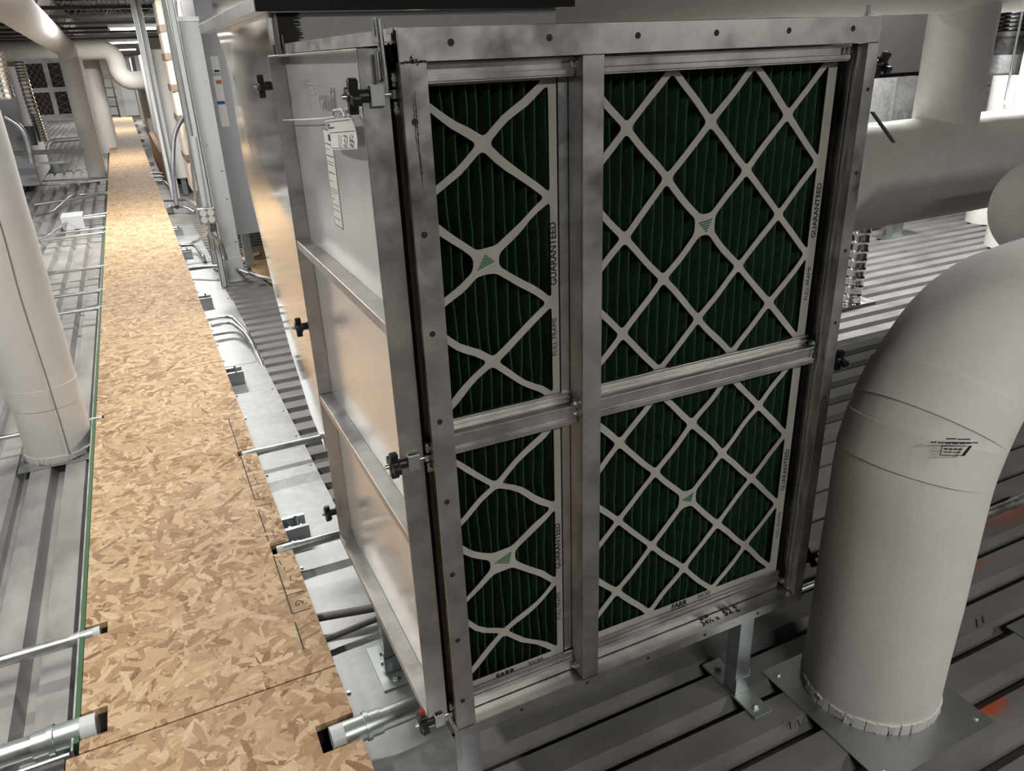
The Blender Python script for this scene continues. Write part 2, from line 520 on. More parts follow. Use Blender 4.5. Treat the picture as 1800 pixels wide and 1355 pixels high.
# galvanized cover sheets right of the walkway
sh = [(.75, 1.50, 'galvanized sheet nearest the camera under the filter housing corner'), (1.48, 2.50, 'galvanized sheet under the bolted foot plate'), (2.47, 4.25, 'galvanized sheet with white scuffs below the housing door'),
      (4.21, 5.55, 'galvanized sheet under the two bent pale conduits'), (5.5, 6.9, 'galvanized sheet at the foot of the grey column'), (6.85, 8.7, 'farthest galvanized sheet beside the walkway')]
for i, (y0, y1, lab) in enumerate(sh):
    z = .002 + (i % 2) * .0022
    t = thing('cover_sheet', lab, 'sheet', (.3, (y0 + y1) / 2, z), 'galvanized cover sheets beside the walkway')
    mb = MB()
    n = 14; m_ = 5
    vs = []; fs = []
    rr = random.Random(i)
    x1 = .418 + (.004 if i % 2 else -.004)
    for a in range(n + 1):
        for c in range(m_ + 1):
            y = y0 + (y1 - y0) * a / n; x = .16 + (x1 - .16) * c / m_
            zz = z + .0025 + .002 * mnoise.noise((x * 5, y * 3, i))
            vs.append((x, y, zz))
    for a in range(n):
        for c in range(m_):
            q = a * (m_ + 1) + c
            fs.append((q, q + 1, q + m_ + 2, q + m_ + 1))
    mb.add(vs, fs); mb.build('sheet', 'flashing_sheet', t, fixn=False, angle=60)
    for k in range(max(2, int((y1 - y0) / .3))):
        yy = y0 + .1 + k * .3
        for xx in (.222, x1 - .018):
            if rr.random() < .75:
                mb = MB(); mb.cyl((xx, yy, z + .001), (xx, yy, z + .0075), .0055, n=6); mb.build('screw', 'zinc', t)

# ------------------------------------------------------------------ conduits over the deck
def conduit(pts, r, label, end=None, rad=.14, material='conduit_steel', coupl=(), group='bare conduits along the walkway', nm='conduit'):
    """end: point of the open end that gets a pale bushing"""
    pts = [Vector(p) for p in pts]
    base = min(pts, key=lambda p: p.z)
    t = thing(nm, label, 'conduit', base, group)
    mb = MB(); mb.tube(fillet(pts, rad, 8), r, 14); mb.build('tube', material, t)
    if end is not None:
        d = (pts[0] - pts[1]).normalized(); p = pts[0]
        mb = MB(); mb.cyl(p - d * r * 1.1, p + d * r * .75, r * .98, n=14, caps=False)
        mb = MB(); mb.tube([p - d * r * .45, p + d * r * .7, p + d * r * .7, p - d * r * .2], [r * 1.12, r * 1.12, r * .8, r * .8], 16, caps=False); mb.build('bushing', 'pale_paint', t)
        mb = MB(); mb.cyl(p - d * r * 3.8, p - d * r * .46, r * 1.14, n=16); mb.cyl(p - d * r * 2.7, p - d * r * 2.3, r * 1.3, n=16); mb.build('coupling', 'zinc', t)
    for c in coupl:
        c = Vector(c); d = (pts[1] - pts[0]).normalized()
        mb = MB(); mb.cyl(c - d * r * 2.4, c + d * r * 2.4, r * 1.2, n=16); mb.cyl(c - d * r * .5, c + d * r * .5, r * 1.32, n=16); mb.build('coupling', 'zinc', t)
    return t
CZ = .079
def hz(u, v, z=CZ): return W(u, v, Z=z)
# left
conduit([(-.378, 1.69, .075), (-3.2, 1.72, .075)], .030, 'thick conduit crossing the bottom left corner of the photo', 1)
conduit([(-.366, 2.055, .078), (-3.4, 2.08, .078)], .0165, 'conduit with bushing in the notch of the second board, left side', 1)
conduit([(-.376, 3.63, .083), (-3.4, 3.66, .083)], .011, 'slim conduit crossing in front of the near left white pipe', 1)
conduit([(-.378, 5.58, .08), (-3.4, 5.60, .08)], .0125, 'dark looking conduit just past the near left pipe, nearer of a spaced pair', 1)
conduit([(-.38, 6.05, .08), (-3.4, 6.1, .08)], .0125, 'dark looking conduit left of the walkway, farther of a spaced pair', 1)
conduit([(-.38, 6.84, .08), (-3.6, 6.9, .08)], .0125, 'conduit left of the walkway in front of the small grey wireway', 1)
conduit([(-.395, 8.36, .08), (-3.6, 8.2, .08)], .0125, 'bright conduit under the lamp, nearer of a close pair', 1)
conduit([(-.395, 8.62, .08), (-3.6, 8.6, .08)], .0125, 'bright conduit under the lamp, farther of a close pair', 1)
conduit([hz(188, 375), hz(128, 383), hz(92, 409), hz(70, 425)], .0125, 'bent conduit dipping left beside the small grey box', 1, .2)
conduit([hz(189, 338), hz(125, 343), hz(92, 373), hz(60, 381)], .0125, 'bent conduit with an offset kink, behind the small grey box', 1, .25)
conduit([hz(189, 341), hz(60, 360)], .0115, 'straight conduit crossing the offset kink conduit', 1)
conduit([hz(191, 312), hz(40, 320)], .0125, 'farther of two thin conduits at the foot of the far elbow pipe', 1)
conduit([hz(191, 316), hz(120, 323), hz(40, 327)], .0125, 'nearer of two thin conduits at the foot of the far elbow pipe', 1)
for k, yv in enumerate((257, 249, 241)):
    conduit([hz(192, yv), hz(150, yv + 2)], .014, ('nearest', 'middle', 'farthest')[k] + ' of three short conduits in the dim far stretch', None)
# grey wireway with a bright stub
t = thing('wireway_box', 'small pale grey box on the deck left of the bright board', 'box', W(130, 405, Z=0))
p0 = W(112, 405, Z=0); p1 = W(150, 402, Z=0)
mb = MB(); mb.box(p0.x, p1.x, p0.y - .02, p0.y + .25, 0, .14); mb.build('body', 'pale_paint', t, bevel=.004)
mb = MB(); mb.cyl((p1.x, p0.y + .1, .08), (-.40, p0.y + .1, .08), .026); mb.build('nipple', 'conduit_steel', t)
# wire ropes beside the thick conduit
for dy, lab in ((.052, 'thin braided cable lying above the thick left conduit'), (-.055, 'thin braided cable lying below the thick left conduit')):
    mb = MB(); mb.tube([(-.42, 1.695 + dy * .9, .06), (-.9, 1.70 + dy, .055), (-3, 1.72 + dy * 1.6, .05)], .006, 8)
    tag(mb.build('braided_cable', 'strut_steel'), lab, 'cable')
# right
conduit([(.158, 1.385, .076), (.95, 1.40, .076)], .0265, 'thick conduit running from the walkway under the housing corner', 1)
conduit([(.170, 2.205, .079), (1.2, 2.21, .079)], .0165, 'conduit with couplings beside the strut sleeper, right of the walkway', 1, coupl=())
conduit([(.160, 2.948, .079), (1.5, 2.95, .079)], .0145, 'conduit crossing the scuffed galvanized sheet below the door', 1)
conduit([hz(361, 562), (.345, 4.93, CZ), (.40, 4.55, .07), (.405, 4.1, -.01)], .0115, 'farther of two pale conduits bent down into the deck flutes', 1, .3)
conduit([hz(374, 571), (.33, 4.8, CZ), (.395, 4.5, .07), (.40, 4.15, -.01)], .0125, 'nearer of two pale conduits bent down into the deck flutes', 1, .3)
conduit([hz(335, 472), hz(402, 466, .11), (.70, 5.72, .06), (1.6, 5.1, .05)], .0145, 'bent conduit passing in front of the grey column foot', 1, .25)
conduit([(.205, 1.86, .05), (.40, 1.815, .05), (.9, 1.75, .05)], .012, 'dark conduit under the housing, farther of two that meet', None, material='dark_steel')
conduit([(.205, 1.775, .035), (.40, 1.79, .04), (.9, 1.78, .04)], .009, 'dark conduit under the housing, nearer of two that meet', None, material='dark_steel')
conduit([hz(315, 429), hz(346, 425, .1), W(366, 408, Y=6.3), W(343, 200, Y=6.3), W(325, 40, Y=6.3)], .0135, 'conduit rising beside the white strut upright, nearest of the risers', 1, .12)
conduit([hz(320, 431), hz(342, 430, .09), hz(358, 452, .06), W(361, 462, Z=-.01)], .0135, 'conduit elbow turning down left of the gang box', 1, .2)
conduit([hz(289, 353), hz(328, 351, .1), W(345, 360, Y=7.4), W(322, 150, Y=7.4), W(308, 0, Y=7.4)], .013, 'slim riser conduit between the two strut uprights', None, .12)
conduit([hz(300, 363), hz(324, 362, .09), W(342, 372, Z=.03)], .015, 'short conduit bent to the foot of the riser', 1, .15)
for k, yv in enumerate((305, 311, 319)):
    conduit([hz(262 + k * 3, yv), hz(285 + k * 2, yv - 1), hz(300, yv + 12, .03)], .013, ('farthest', 'middle', 'nearest')[k] + ' of three white conduits right of the walkway by the dark hose', 1, .2)
# far right floor conduit
conduit([W(1695, 918, Z=.03), W(1812, 872, Z=.03)], .016, 'conduit with a strap on the deck behind the big elbow pipe', None, coupl=(W(1789, 882, Z=.03),))
# conduit hidden under the housing front
conduit([(.45, 1.33, .02), (.93, 1.33, .02), (2.2, 1.33, .02)], .010, 'slim conduit with coupling seen under the housing front rail', None, coupl=((.88, 1.33, .02),))
# ------------------------------------------------------------------ filter housing
HX0, HX1, HZ0, HZ1, FY = .356, 1.281, .247, 1.567, 1.10
H = thing('filter_housing', 'big aluminium filter housing on strut legs, holding four pleated filters', 'air filter housing', (.82, 1.5, .247))
fr = lambda a, b, c: (a, c, b)          # (x, z, y)
# front frame
mb = MB()
mb.plate([(HX0, HZ0), (HX1, HZ0), (HX1, HZ1), (HX0, HZ1)],
         [[(.396, .2735), (.6485, .2735), (.6485, 1.5225), (.396, 1.5225)],
          [(.6875, .2735), (1.2525, .2735), (1.2525, 1.5225), (.6875, 1.5225)]], fr, FY, FY + .004)
mb.build('front_frame', 'aluminium', H, bevel=.0008)
mb = MB(); mb.box(.6485, .6875, FY + .0042, 1.146, .2745, 1.522); mb.build('center_post', 'aluminium', H, bevel=.001)
mb = MB(); mb.box(.359, .3945, FY + .0042, 1.128, HZ0 + .003, 1.522); mb.build('corner_post', 'aluminium', H, bevel=.001)
mb = MB()
mb.box(1.2535, 1.280, FY + .0042, 1.155, .2745, 1.522); mb.box(1.2535, 1.262, 1.155, 1.19, .2745, 1.522)
mb.box(1.2490, 1.2534, 1.118, 1.122, .2745, 1.5215); mb.box(1.2510, 1.2534, 1.130, 1.1335, .2745, 1.5215)
mb.build('right_jamb', 'aluminium', H, bevel=.0008)
# shell
mb = MB()
mb.box(HX0 + .001, HX1 - .001, FY + .0042, 1.93, 1.5632, 1.5668); mb.build('top_panel', 'aluminium', H)
mb = MB(); mb.box(HX0 + .001, HX1 - .001, FY + .0042, 1.93, HZ0 + .0005, .2725); mb.build('bottom_pan', 'aluminium', H)
mb = MB(); mb.box(1.2765, 1.2808, 1.156, 1.93, .2728, 1.5630); mb.build('right_panel', 'aluminium', H)
mb = MB(); mb.box(.3565, .372, 1.129, 1.93, 1.5465, 1.5630); mb.box(.3565, .372, 1.872, 1.93, .273, 1.5462); mb.build('side_frame', 'aluminium', H)
mb = MB(); mb.box(.36, 1.276, 1.25, 1.256, .2735, 1.562); mb.build('back_shade', 'rubber', H)  # black sheet standing in for the unlit interior behind the filters
# filter rails
def rail(name, prof, x0, x1):
    mb = MB(); mb.prism(prof, lambda a, b, c: (c, a, b), x0, x1); return mb.build(name, 'aluminium', H, bevel=.0006, smooth=False)
top = [(1.146, 1.5215), (1.122, 1.5215), (1.122, 1.5165), (1.127, 1.516), (1.127, 1.504), (1.122, 1.5035), (1.122, 1.4955), (1.1245, 1.495), (1.1245, 1.4925), (1.146, 1.4925)]
mid = [(1.1485, .946), (1.140, .946), (1.140, .9425), (1.1450, .9425), (1.1450, .936), (1.1375, .936), (1.1375, .934), (1.145, .934), (1.145, .926), (1.119, .926), (1.119, .9215), (1.122, .921),
       (1.122, .9005), (1.117, .8995), (1.117, .8895), (1.1475, .8895)]
bot = [(1.1485, .322), (1.144, .3245), (1.140, .3245), (1.138, .3165), (1.141, .3145), (1.141, .3085), (1.136, .3065), (1.136, .2965), (1.140, .2945), (1.140, .2745), (1.1485, .2745)]
for x0, x1 in ((.3975, .6478), (.689, 1.2365)):
    rail('top_rail', top, x0, x1); rail('middle_rail', mid, x0, x1); rail('bottom_rail', bot, x0, x1)
mb = MB(); mb.box(.6305, .6478, 1.1475, 1.1505, .326, 1.492); mb.build('mullion_strip', 'galvanized', H, smooth=False)
def rbolt(p, d, r=.006):
    p = Vector(p); d = Vector(d).normalized()
    mb = MB(); mb.cyl(p, p + d * .0015, r * 1.35, n=18); mb.cyl(p + d * .0015, p + d * .006, r, n=6); mb.cyl(p + d * .006, p + d * .010, r * .5, n=10)
    mb.build('rail_bolt', 'zinc', H)
for z in (1.511, .925, .9065, .292):
    rbolt((.6483, 1.127, z), (-1, 0, 0), .0068); rbolt((1.2488, 1.138, z), (-1, 0, 0), .0068)
mb = MB()
for z0, z1 in ((1.5045, 1.5155), (.902, .9205)):
    mb.box(.6395, .641, 1.1195, 1.127, z0, z1)
    mb.box(1.2270, 1.2285, 1.1195, 1.127, z0, z1); mb.box(1.2180, 1.2195, 1.1225, 1.127, z0, z1)
mb.build('rail_tab', 'galvanized', H, smooth=False)
# punched holes in the flange
for (x, z) in [(.434, 1.546), (.591, 1.548), (.748, 1.547), (.902, 1.547), (1.058, 1.547), (1.209, 1.547)] + \
        [(.3715, 1.444), (.3715, 1.282), (.3715, 1.123), (.3715, .967), (.3725, .81), (.3715, .654), (.3715, .50), (.3715, .346)] + \
        [(1.267, z) for z in (1.442, 1.289, 1.135, .98, .806, .683, .52, .363)] + [(x, .260) for x in (.5, .66, .82, .98, 1.14)]:
    rr_ = .0038 if x > 1.25 or z < .27 else .005
    mb = MB(); mb.cyl((x, FY - .0006, z), (x, FY + .001, z), rr_, n=18)
    mb.build('bolt_hole', 'hole', H)
# sealant and burr at the welded corners
rr = random.Random(3)
mb = MB()
for k in range(34):
    x = .358 + k * .0011; z = 1.5225 + rr.uniform(-.0009, .0009)
    mb.obox((x, FY - .0006, z), (.0009, 0, 0), (0, .0008, 0), (0, 0, .0006 + rr.random() * .0009))
for k in range(16):
    x = .3755 + rr.gauss(0, .003); z = 1.5235 + rr.gauss(0, .0022)
    mb.obox((x, FY - .0008, z), (.0008, 0, .0004), (0, .0008, 0), (0, 0, .0012))
mb.bar((.3735, FY - .0005, 1.525), (.3745, FY - .0005, 1.532), .0008, .0008)
for (xa, xb, z) in ((.646, .690, 1.5225), (1.254, 1.279, 1.5225), (.358, .394, .2735), (.648, .688, .2735)):
    n = int((xb - xa) / .0022)
    for k in range(n):
        mb.obox((xa + k * .0022, FY - .0003, z + rr.uniform(-.0006, .0006)), (.0009, 0, 0), (0, .0006, 0), (0, 0, .0007))
mb.build('weld_bead', 'mastic', H, smooth=False)
# scratches on the corner post
mb = MB()
for (x, z0, z1, w) in ((.3715, 1.478, 1.405, .0012), (.3745, 1.484, 1.395, .0016), (.3755, 1.40, 1.352, .0016), (.3738, 1.42, 1.37, .0010)):
    n = 26
    for k in range(n):
        f = k / (n - 1)
        ww = w * (.35 + math.sin(PI * f)) * rr.uniform(.5, 1.2)
        z = z0 + (z1 - z0) * f
        mb.obox((x + rr.uniform(-.0003, .0003), FY - .0001, z), (ww / 2, 0, 0), (0, .0003, 0), (0, 0, abs(z1 - z0) / n * .5))
mb.build('scratch', 'mastic', H, smooth=False)
# marker note on the bottom pan
mb = MB(); zz = .2730
mb.text('34½ x', .020, (1.012, 1.1215, zz), (1, .03, 0), (.12, 1, 0), bold=.0007)
mb.text('52', .026, (1.068, 1.126, zz), (1, .05, 0), (.12, 1, 0), bold=.0012)
for p, q in (((.992, 1.1345), (1.018, 1.1365)), ((.992, 1.1345), (.999, 1.1385)), ((.992, 1.1345), (.999, 1.131)), ((1.018, 1.1365), (1.011, 1.140)), ((1.018, 1.1365), (1.011, 1.133)),
             ((1.094, 1.115), (1.094, 1.137)), ((1.094, 1.137), (1.089, 1.130)), ((1.094, 1.137), (1.100, 1.130)), ((1.094, 1.115), (1.088, 1.122)), ((1.094, 1.115), (1.101, 1.121))):
    mb.bar((p[0], p[1], zz + .0002), (q[0], q[1], zz + .0002), .0022, .0005)
mb.build('marker_note', 'ink', H, smooth=False)

# ---- access door on the left side
DY0, DY1 = 1.131, 1.872
D = subempty('access_door', H, (.33, 1.5, .276))
mb = MB(); mb.box(.343, .3465, DY0 + .004, DY1 - .004, .279, 1.540); mb.build('panel', 'door_skin', D, smooth=False)
mb = MB()
mb.box(.306, .3475, DY0, DY0 + .0038, .276, 1.543); mb.box(.308, .3428, DY1 - .0035, DY1, .276, 1.543)
mb.box(.308, .3428, DY0 + .004, DY1 - .0038, 1.5395, 1.543)
mb.build('edge_flange', 'aluminium', D, bevel=.0008)
mb = MB(); mb.box(.308, .3428, DY0 + .004, DY1 - .0038, .276, .298); mb.build('bottom_flange', 'aluminium', D, bevel=.001)
for z in (1.128, .722):
    mb = MB(); mb.box(.309, .3428, DY0 + .004, DY1 - .006, z - .010, z + .010); mb.build('cross_rail', 'aluminium', D, bevel=.001)
mb = MB(); mb.box(.3478, .3555, DY0 + .006, DY1 - .004, .284, 1.536); mb.build('gasket', 'rubber', D, smooth=False)
# embossed logo: wing strokes and lettering pressed in the skin
xe = .3428
mb = MB(); mb.text('camfil', .060, (xe - .0004, 1.505, 1.461), (0, -1, 0), (0, 0, 1), line=.00045)
for k in range(4):
    z = 1.488 - k * .009
    mb.bar((xe, 1.668 - k * .014, z), (xe, 1.555 if k == 0 else 1.612 - k * .004, z), .0016, .0016)
    mb.bar((xe, 1.668 - k * .014, z), (xe, 1.654 - k * .014, z - .009), .0016, .0016)
mb.build('embossed_logo', 'grey_paint', D, smooth=False)  # shade along the emboss edges put into grey line colour
# specification label
def lab(y0, y1, z0, z1, x): return y0, y1, z0, z1
ly0, ly1, lz0, lz1 = 1.505, 1.575, 1.222, 1.408
mb = MB(); mb.box(.3424, .343, ly0, ly1, lz0, lz1); L = mb.build('spec_label', 'paper', D, smooth=False)
mb = MB(); x = .3422
for (a, b, c_, d) in ((ly0, ly1, lz0, lz0 + .0015), (ly0, ly1, lz1 - .0015, lz1), (ly0, ly0 + .0015, lz0, lz1), (ly1 - .0015, ly1, lz0, lz1), (ly0 + .008, ly0 + .03, lz1 - .02, lz1 - .008)):
    mb.box(x, x + .0003, a, b, c_, d)
rr = random.Random(9)
z = lz1 - .028
while z > lz0 + .012:
    a = ly1 - .006; wd = rr.choice((.055, .05, .03, .058, .022))
    if rr.random() < .8: mb.box(x, x + .0003, a - wd, a, z, z + rr.choice((.0012, .0018)))
    z -= rr.choice((.005, .005, .007, .011))
mb.build('label_print', 'ink', L, smooth=False)

# ---- swing clamps (knob, tab, eye bolt)
def clamp(p, sx, tabdir, angle, red=False):
    """p: tab centre; sx: -1 knob points to -X, +1 to +X; bolt runs along X"""
    p = Vector(p)
    c = subempty('swing_clamp', H, p)
    d = Vector((sx, 0, 0))
    y = p.y
    mb = MB(); mb.box(p.x - .0100, p.x + .0100, y - .0095, y - .0065, p.z - .0142, p.z + .0142)
    mb.box(p.x + sx * .0100 - .0013, p.x + sx * .0100 + .0013, y - .0095, y + .010, p.z - .0142, p.z + .0142)
    mb.build('clamp_tab', 'zinc', c, bevel=.0008)
    q = Vector((p.x, y + .001, p.z))
    mb = MB(); mb.cyl(q + d * .050, q - d * .026, .0038, n=14)
    mb.cyl(q - d * .026 - Vector((0, 0, .006)), q - d * .026 + Vector((0, 0, .006)), .0062, n=16)
    mb.build('eye_bolt', 'conduit_steel', c)
    mb = MB(); hx = q - d * .0265
    mb.box(hx.x - .003, hx.x + .003, y - .004, y + .008, p.z + .010, p.z + .028)
    mb.box(hx.x - .003, hx.x + .003, y - .004, y + .008, p.z - .028, p.z - .010)
    for s in (-1, 1):
        mb.cyl(hx + Vector((0, -.002, s * .021)), hx + Vector((0, -.009, s * .021)), .0052, n=6)
    mb.build('hinge_lug', 'zinc', c, bevel=.0008)
    # black knob: hub with four tapering wings
    mb = MB(); k0 = q + d * .0118
    mb.tube([k0, k0 + d * .014, k0 + d * .018, k0 + d * .029, k0 + d * .031], [.0095, .0092, .0112, .0105, .0075], 18)
    for i in range(4):
        a = angle + i * PI / 2
        u = Vector((0, math.cos(a), math.sin(a))); w = Vector((0, -math.sin(a), math.cos(a)))
        pr = [(0, -.0072), (.014, -.0062), (.0228, -.0074), (.0245, -.0034), (.0245, .0034), (.0228, .0074), (.014, .0062), (0, .0072)]
        cc = k0 + d * .0225
        mb.prism(pr, lambda a_, b_, c_: tuple(cc + u * a_ + w * b_ + d * c_), -.0068, .0068)
    mb.build('star_knob', 'black', c, bevel=.0016)
    if red:
        mb = MB(); mb.obox(k0 + d * .0225 + Vector((0, 0, .030)), d * .005, (0, .005, 0), (0, 0, .006)); mb.build('red_tip', 'red', c, bevel=.001)
    return c
for px, ang, red in (((662, 168), .25, 0), ((729, 814), .1, 0), ((772, 1268), .12, 1)):
    clamp((.3285, DY0 + .001, W(*px, Y=DY0 - .008).z), -1, 0, ang, red)
for px, ang in (((480, 151), .05), ((548, 574), .0), ((590, 903), .1)):
    clamp((.3205, DY1 + .012, W(*px, Y=DY1).z), -1, 0, ang)
for px, ang in (((1546, 114), .5), ((1478, 634), .15), ((1420, 985), .7)):
    clamp((1.312, 1.145, W(*px, Y=1.14).z), 1, 0, ang)
# clevis pin over the top corner
mb = MB(); c = Vector((.339, 1.118, 1.545))
mb.cyl(c + Vector((0, 0, -.040)), c + Vector((-.002, 0, .034)), .0048, n=16)
mb.cyl(c + Vector((-.009, 0, -.044)), c + Vector((-.009, 0, -.006)), .003, n=10); mb.cyl(c + Vector((-.007, .004, .012)), c + Vector((-.007, .004, .036)), .0018, n=10)
mb.box(c.x - .014, c.x + .026, c.y - .003, c.y + .006, c.z + .003, c.z + .0055)
mb.build('latch_pin', 'conduit_steel', H, bevel=.0005)
mb = MB(); mb.obox((.3525, 1.12, 1.563), (.004, 0, .001), (0, .004, 0), (0, 0, .0035)); mb.obox((.349, 1.12, 1.5625), (.0018, 0, .001), (0, .003, 0), (0, 0, .0035))
mb.build('sealant_blob', 'white', H, bevel=.001)
mb = MB(); mb.bar((.3495, 1.122, 1.549), (.354, 1.122, 1.528), .0025, .0025); mb.box(.3515, .3562, 1.118, 1.126, 1.522, 1.531); mb.build('black_wire', 'rubber', H)
mb = MB(); mb.cyl((1.262, 1.12, 1.567), (1.262, 1.12, 1.574), .005, n=10); mb.cyl((1.262, 1.12, 1.574), (1.262, 1.12, 1.586), .0035, n=10); mb.build('top_stud', 'zinc', H)

# ---- legs
def leg(x, y, plate, side, z0=.0):
    g = subempty('leg', H, (x, y, 0)); s = .0205
    mb = MB()
    mb.plate([(x - s, y - s), (x + s, y - s), (x + s, y + s), (x - s, y + s)], [[(x - s + .003, y - s + .003), (x + s - .003, y - s + .003), (x + s - .003, y + s - .003), (x - s + .003, y + s - .003)]],
             lambda a, b, c: (a, b, c), z0 + .0065, HZ0 - .0005)
    mb.build('post', 'strut_steel', g, smooth=False)
    mb = MB(); mb.box(*plate, z0, z0 + .006); mb.build('foot_plate', 'zinc', g, bevel=.0012)
    mb = MB(); f = side
    mb.box(x + f * (s + .0005), x + f * (s + .0045), y - s - .003, y + s + .006, z0 + .0062, z0 + .075)
    mb.box(x - s, x + s + .003, y - s - .0045, y - s - .0005, z0 + .0062, z0 + .055)
    mb.build('angle_bracket', 'zinc', g, bevel=.0008)
    for (bx, by) in ((.5 * (plate[0] + plate[1]), plate[2] + .03), (.5 * (plate[0] + plate[1]), plate[3] - .03)):
        mb = MB(); mb.cyl((bx, by, z0 + .006), (bx, by, z0 + .0078), .0115, n=20); mb.cyl((bx, by, z0 + .0078), (bx, by, z0 + .0155), .0085, n=6); mb.build('anchor_bolt', 'zinc', g)
    for zz in (.025, .058):
        mb = MB(); mb.cyl((x + f * (s + .0045), y, z0 + zz), (x + f * (s + .0095), y, z0 + zz), .0075, n=6); mb.build('bracket_bolt', 'zinc', g)
    return g
leg(1.1225, 1.132, (1.097, 1.152, 1.028, 1.232), 1)
leg(.3865, 1.134, (.365, .412, 1.04, 1.22), -1, .007)
leg(.352, 1.615, (.306, .392, 1.535, 1.712), -1, .007)
leg(1.235, 1.80, (1.21, 1.262, 1.70, 1.90), 1)

# ------------------------------------------------------------------ pleated filters
def clip(poly, a, b, c):
    out = []
    for i in range(len(poly)):
        p, q = poly[i], poly[(i + 1) % len(poly)]
        dp = a * p[0] + b * p[1] - c; dq = a * q[0] + b * q[1] - c
        if dp <= 0: out.append(p)
        if (dp < 0 < dq) or (dq < 0 < dp):
            t = dp / (dp - dq); out.append((p[0] + (q[0] - p[0]) * t, p[1] + (q[1] - p[1]) * t))
    return out
def rounded(poly, r):
    out = []; n = len(poly)
    for i in range(n):
        a, b, c = (Vector(poly[i - 1]), Vector(poly[i]), Vector(poly[(i + 1) % n]))
        l1, l2 = (a - b).length, (c - b).length
        k = min(r, l1 * .42, l2 * .42)
        p, q = b + (a - b).normalized() * k, b + (c - b).normalized() * k
        for j in range(5):
            t = j / 4; out.append(tuple(p * (1 - t) ** 2 + b * 2 * t * (1 - t) + q * t * t))
        # subdivide the straight run to the next corner
        d = Vector(poly[(i + 2) % n])
        k2 = min(r, l2 * .42, (d - c).length * .42)
        e = c + (b - c).normalized() * k2
        for j in range(1, 6): out.append(tuple(q + (e - q) * (j / 6)))
    return out
def pleated(name, label, cx, cz, w, h, hx, hz, pleats, seed, amp, logo=1, yf=1.15, texts=True, fl=0, media=True, group='pleated air filters', ph=.0):
    t = thing(name, label, 'air filter', (cx, yf, cz - h / 2), group)
    ix, iz = 3 * hx if hx < .1 else hx, 3 * hz
    s2 = .0062
    holes = []
    k = 1 - s2 * math.hypot(hx, hz) / (hx * hz)
    for i in range(-4, 5):
        for j in range(-4, 5):
            if (i + j) % 2 == 0: continue
            x, z = i * hx, j * hz
            d = [(x - hx * k, z), (x, z - hz * k), (x + hx * k, z), (x, z + hz * k)]
            d = clip(d, 1, 0, ix); d = clip(d, -1, 0, ix) if d else d
            d = clip(d, 0, 1, iz) if d else d; d = clip(d, 0, -1, iz) if d else d
            if len(d) < 3: continue
            ar = abs(sum(d[q][0] * d[(q + 1) % len(d)][1] - d[(q + 1) % len(d)][0] * d[q][1] for q in range(len(d)))) / 2
            if ar < .0004: continue
            if abs(i) + abs(j) == 1:
                if i: d = clip(d, -i, 0, -.019 - .004)
                else: d = clip(d, 0, -j, -.0205)
            d = rounded(d, .0085)
            holes.append(d)
    def wob(x, z, c):
        f = min(1, max(0, min((ix - abs(x)), (iz - abs(z))) / .035))
        dx = mnoise.noise((x * 14 + seed, z * 14, 1.3)) * amp * f
        dz = mnoise.noise((x * 14, z * 14 + seed, 7.7)) * amp * f
        dy = mnoise.noise((x * 9 + seed, z * 9, 3.1)) * amp * .6 * f
        return (cx + x + dx, c + dy, cz + z + dz)
    mb = MB(); mb.plate([(-w / 2, -h / 2), (w / 2, -h / 2), (w / 2, h / 2), (-w / 2, h / 2)], holes, wob, yf, yf + .0016)
    mb.build('card_grille', 'card', t, smooth=False)
    mb = MB()
    a = .0016
    mb.box(cx - w / 2, cx - w / 2 + a, yf + .0018, yf + .095, cz - h / 2, cz + h / 2); mb.box(cx + w / 2 - a, cx + w / 2, yf + .0018, yf + .095, cz - h / 2, cz + h / 2)
    mb.box(cx - w / 2 + a, cx + w / 2 - a, yf + .0018, yf + .095, cz - h / 2, cz - h / 2 + a); mb.box(cx - w / 2 + a, cx + w / 2 - a, yf + .0018, yf + .095, cz + h / 2 - a, cz + h / 2)
    mb.build('card_frame', 'card', t, smooth=False)
    mb = MB(); mb.box(cx - w / 2 + .002, cx + w / 2 - .002, yf + .003, yf + .09, cz - h / 2 + .002, cz - h / 2 + .006); mb.build('shade_strip', 'rubber', t, smooth=False)  # black strip added for the shade in the frame bottom
    # pleated media
    if media:
        prof = []; pw = (w - .006) / pleats
        for p in range(pleats):
            for u, dpt in ((0, .050), (.20, .036), (.36, .0055), (.44, .0008), (.56, .0008), (.64, .0055), (.80, .036)):
                prof.append((-w / 2 + .003 + (p + u + ph) * pw, dpt))
        nz = 36; vs = []; fs = []; n = len(prof)
        for r in range(nz + 1):
            z = -h / 2 + .0065 + (h - .0095) * r / nz
            for i, (x, dpt) in enumerate(prof):
                sx = mnoise.noise((i // 7 * 3.1 + seed, z * 7, .5)) * .0055 + mnoise.noise((i // 7 * 1.7, z * 22, seed)) * .0022
                xx = min(max(x + sx, -w / 2 + .002), w / 2 - .002)
                vs.append((cx + xx, yf + .006 + dpt + abs(mnoise.noise((i // 7 * 2.3, z * 9, seed + 4))) * .004, cz + z))
        for r in range(nz):
            for i in range(n - 1):
                q = r * n + i; fs.append((q, q + 1, q + n + 1, q + n))
        mb = MB(); mb.add(vs, fs); mb.build('pleated_media', 'media', t, fixn=False, angle=50)
    y = yf - .0005
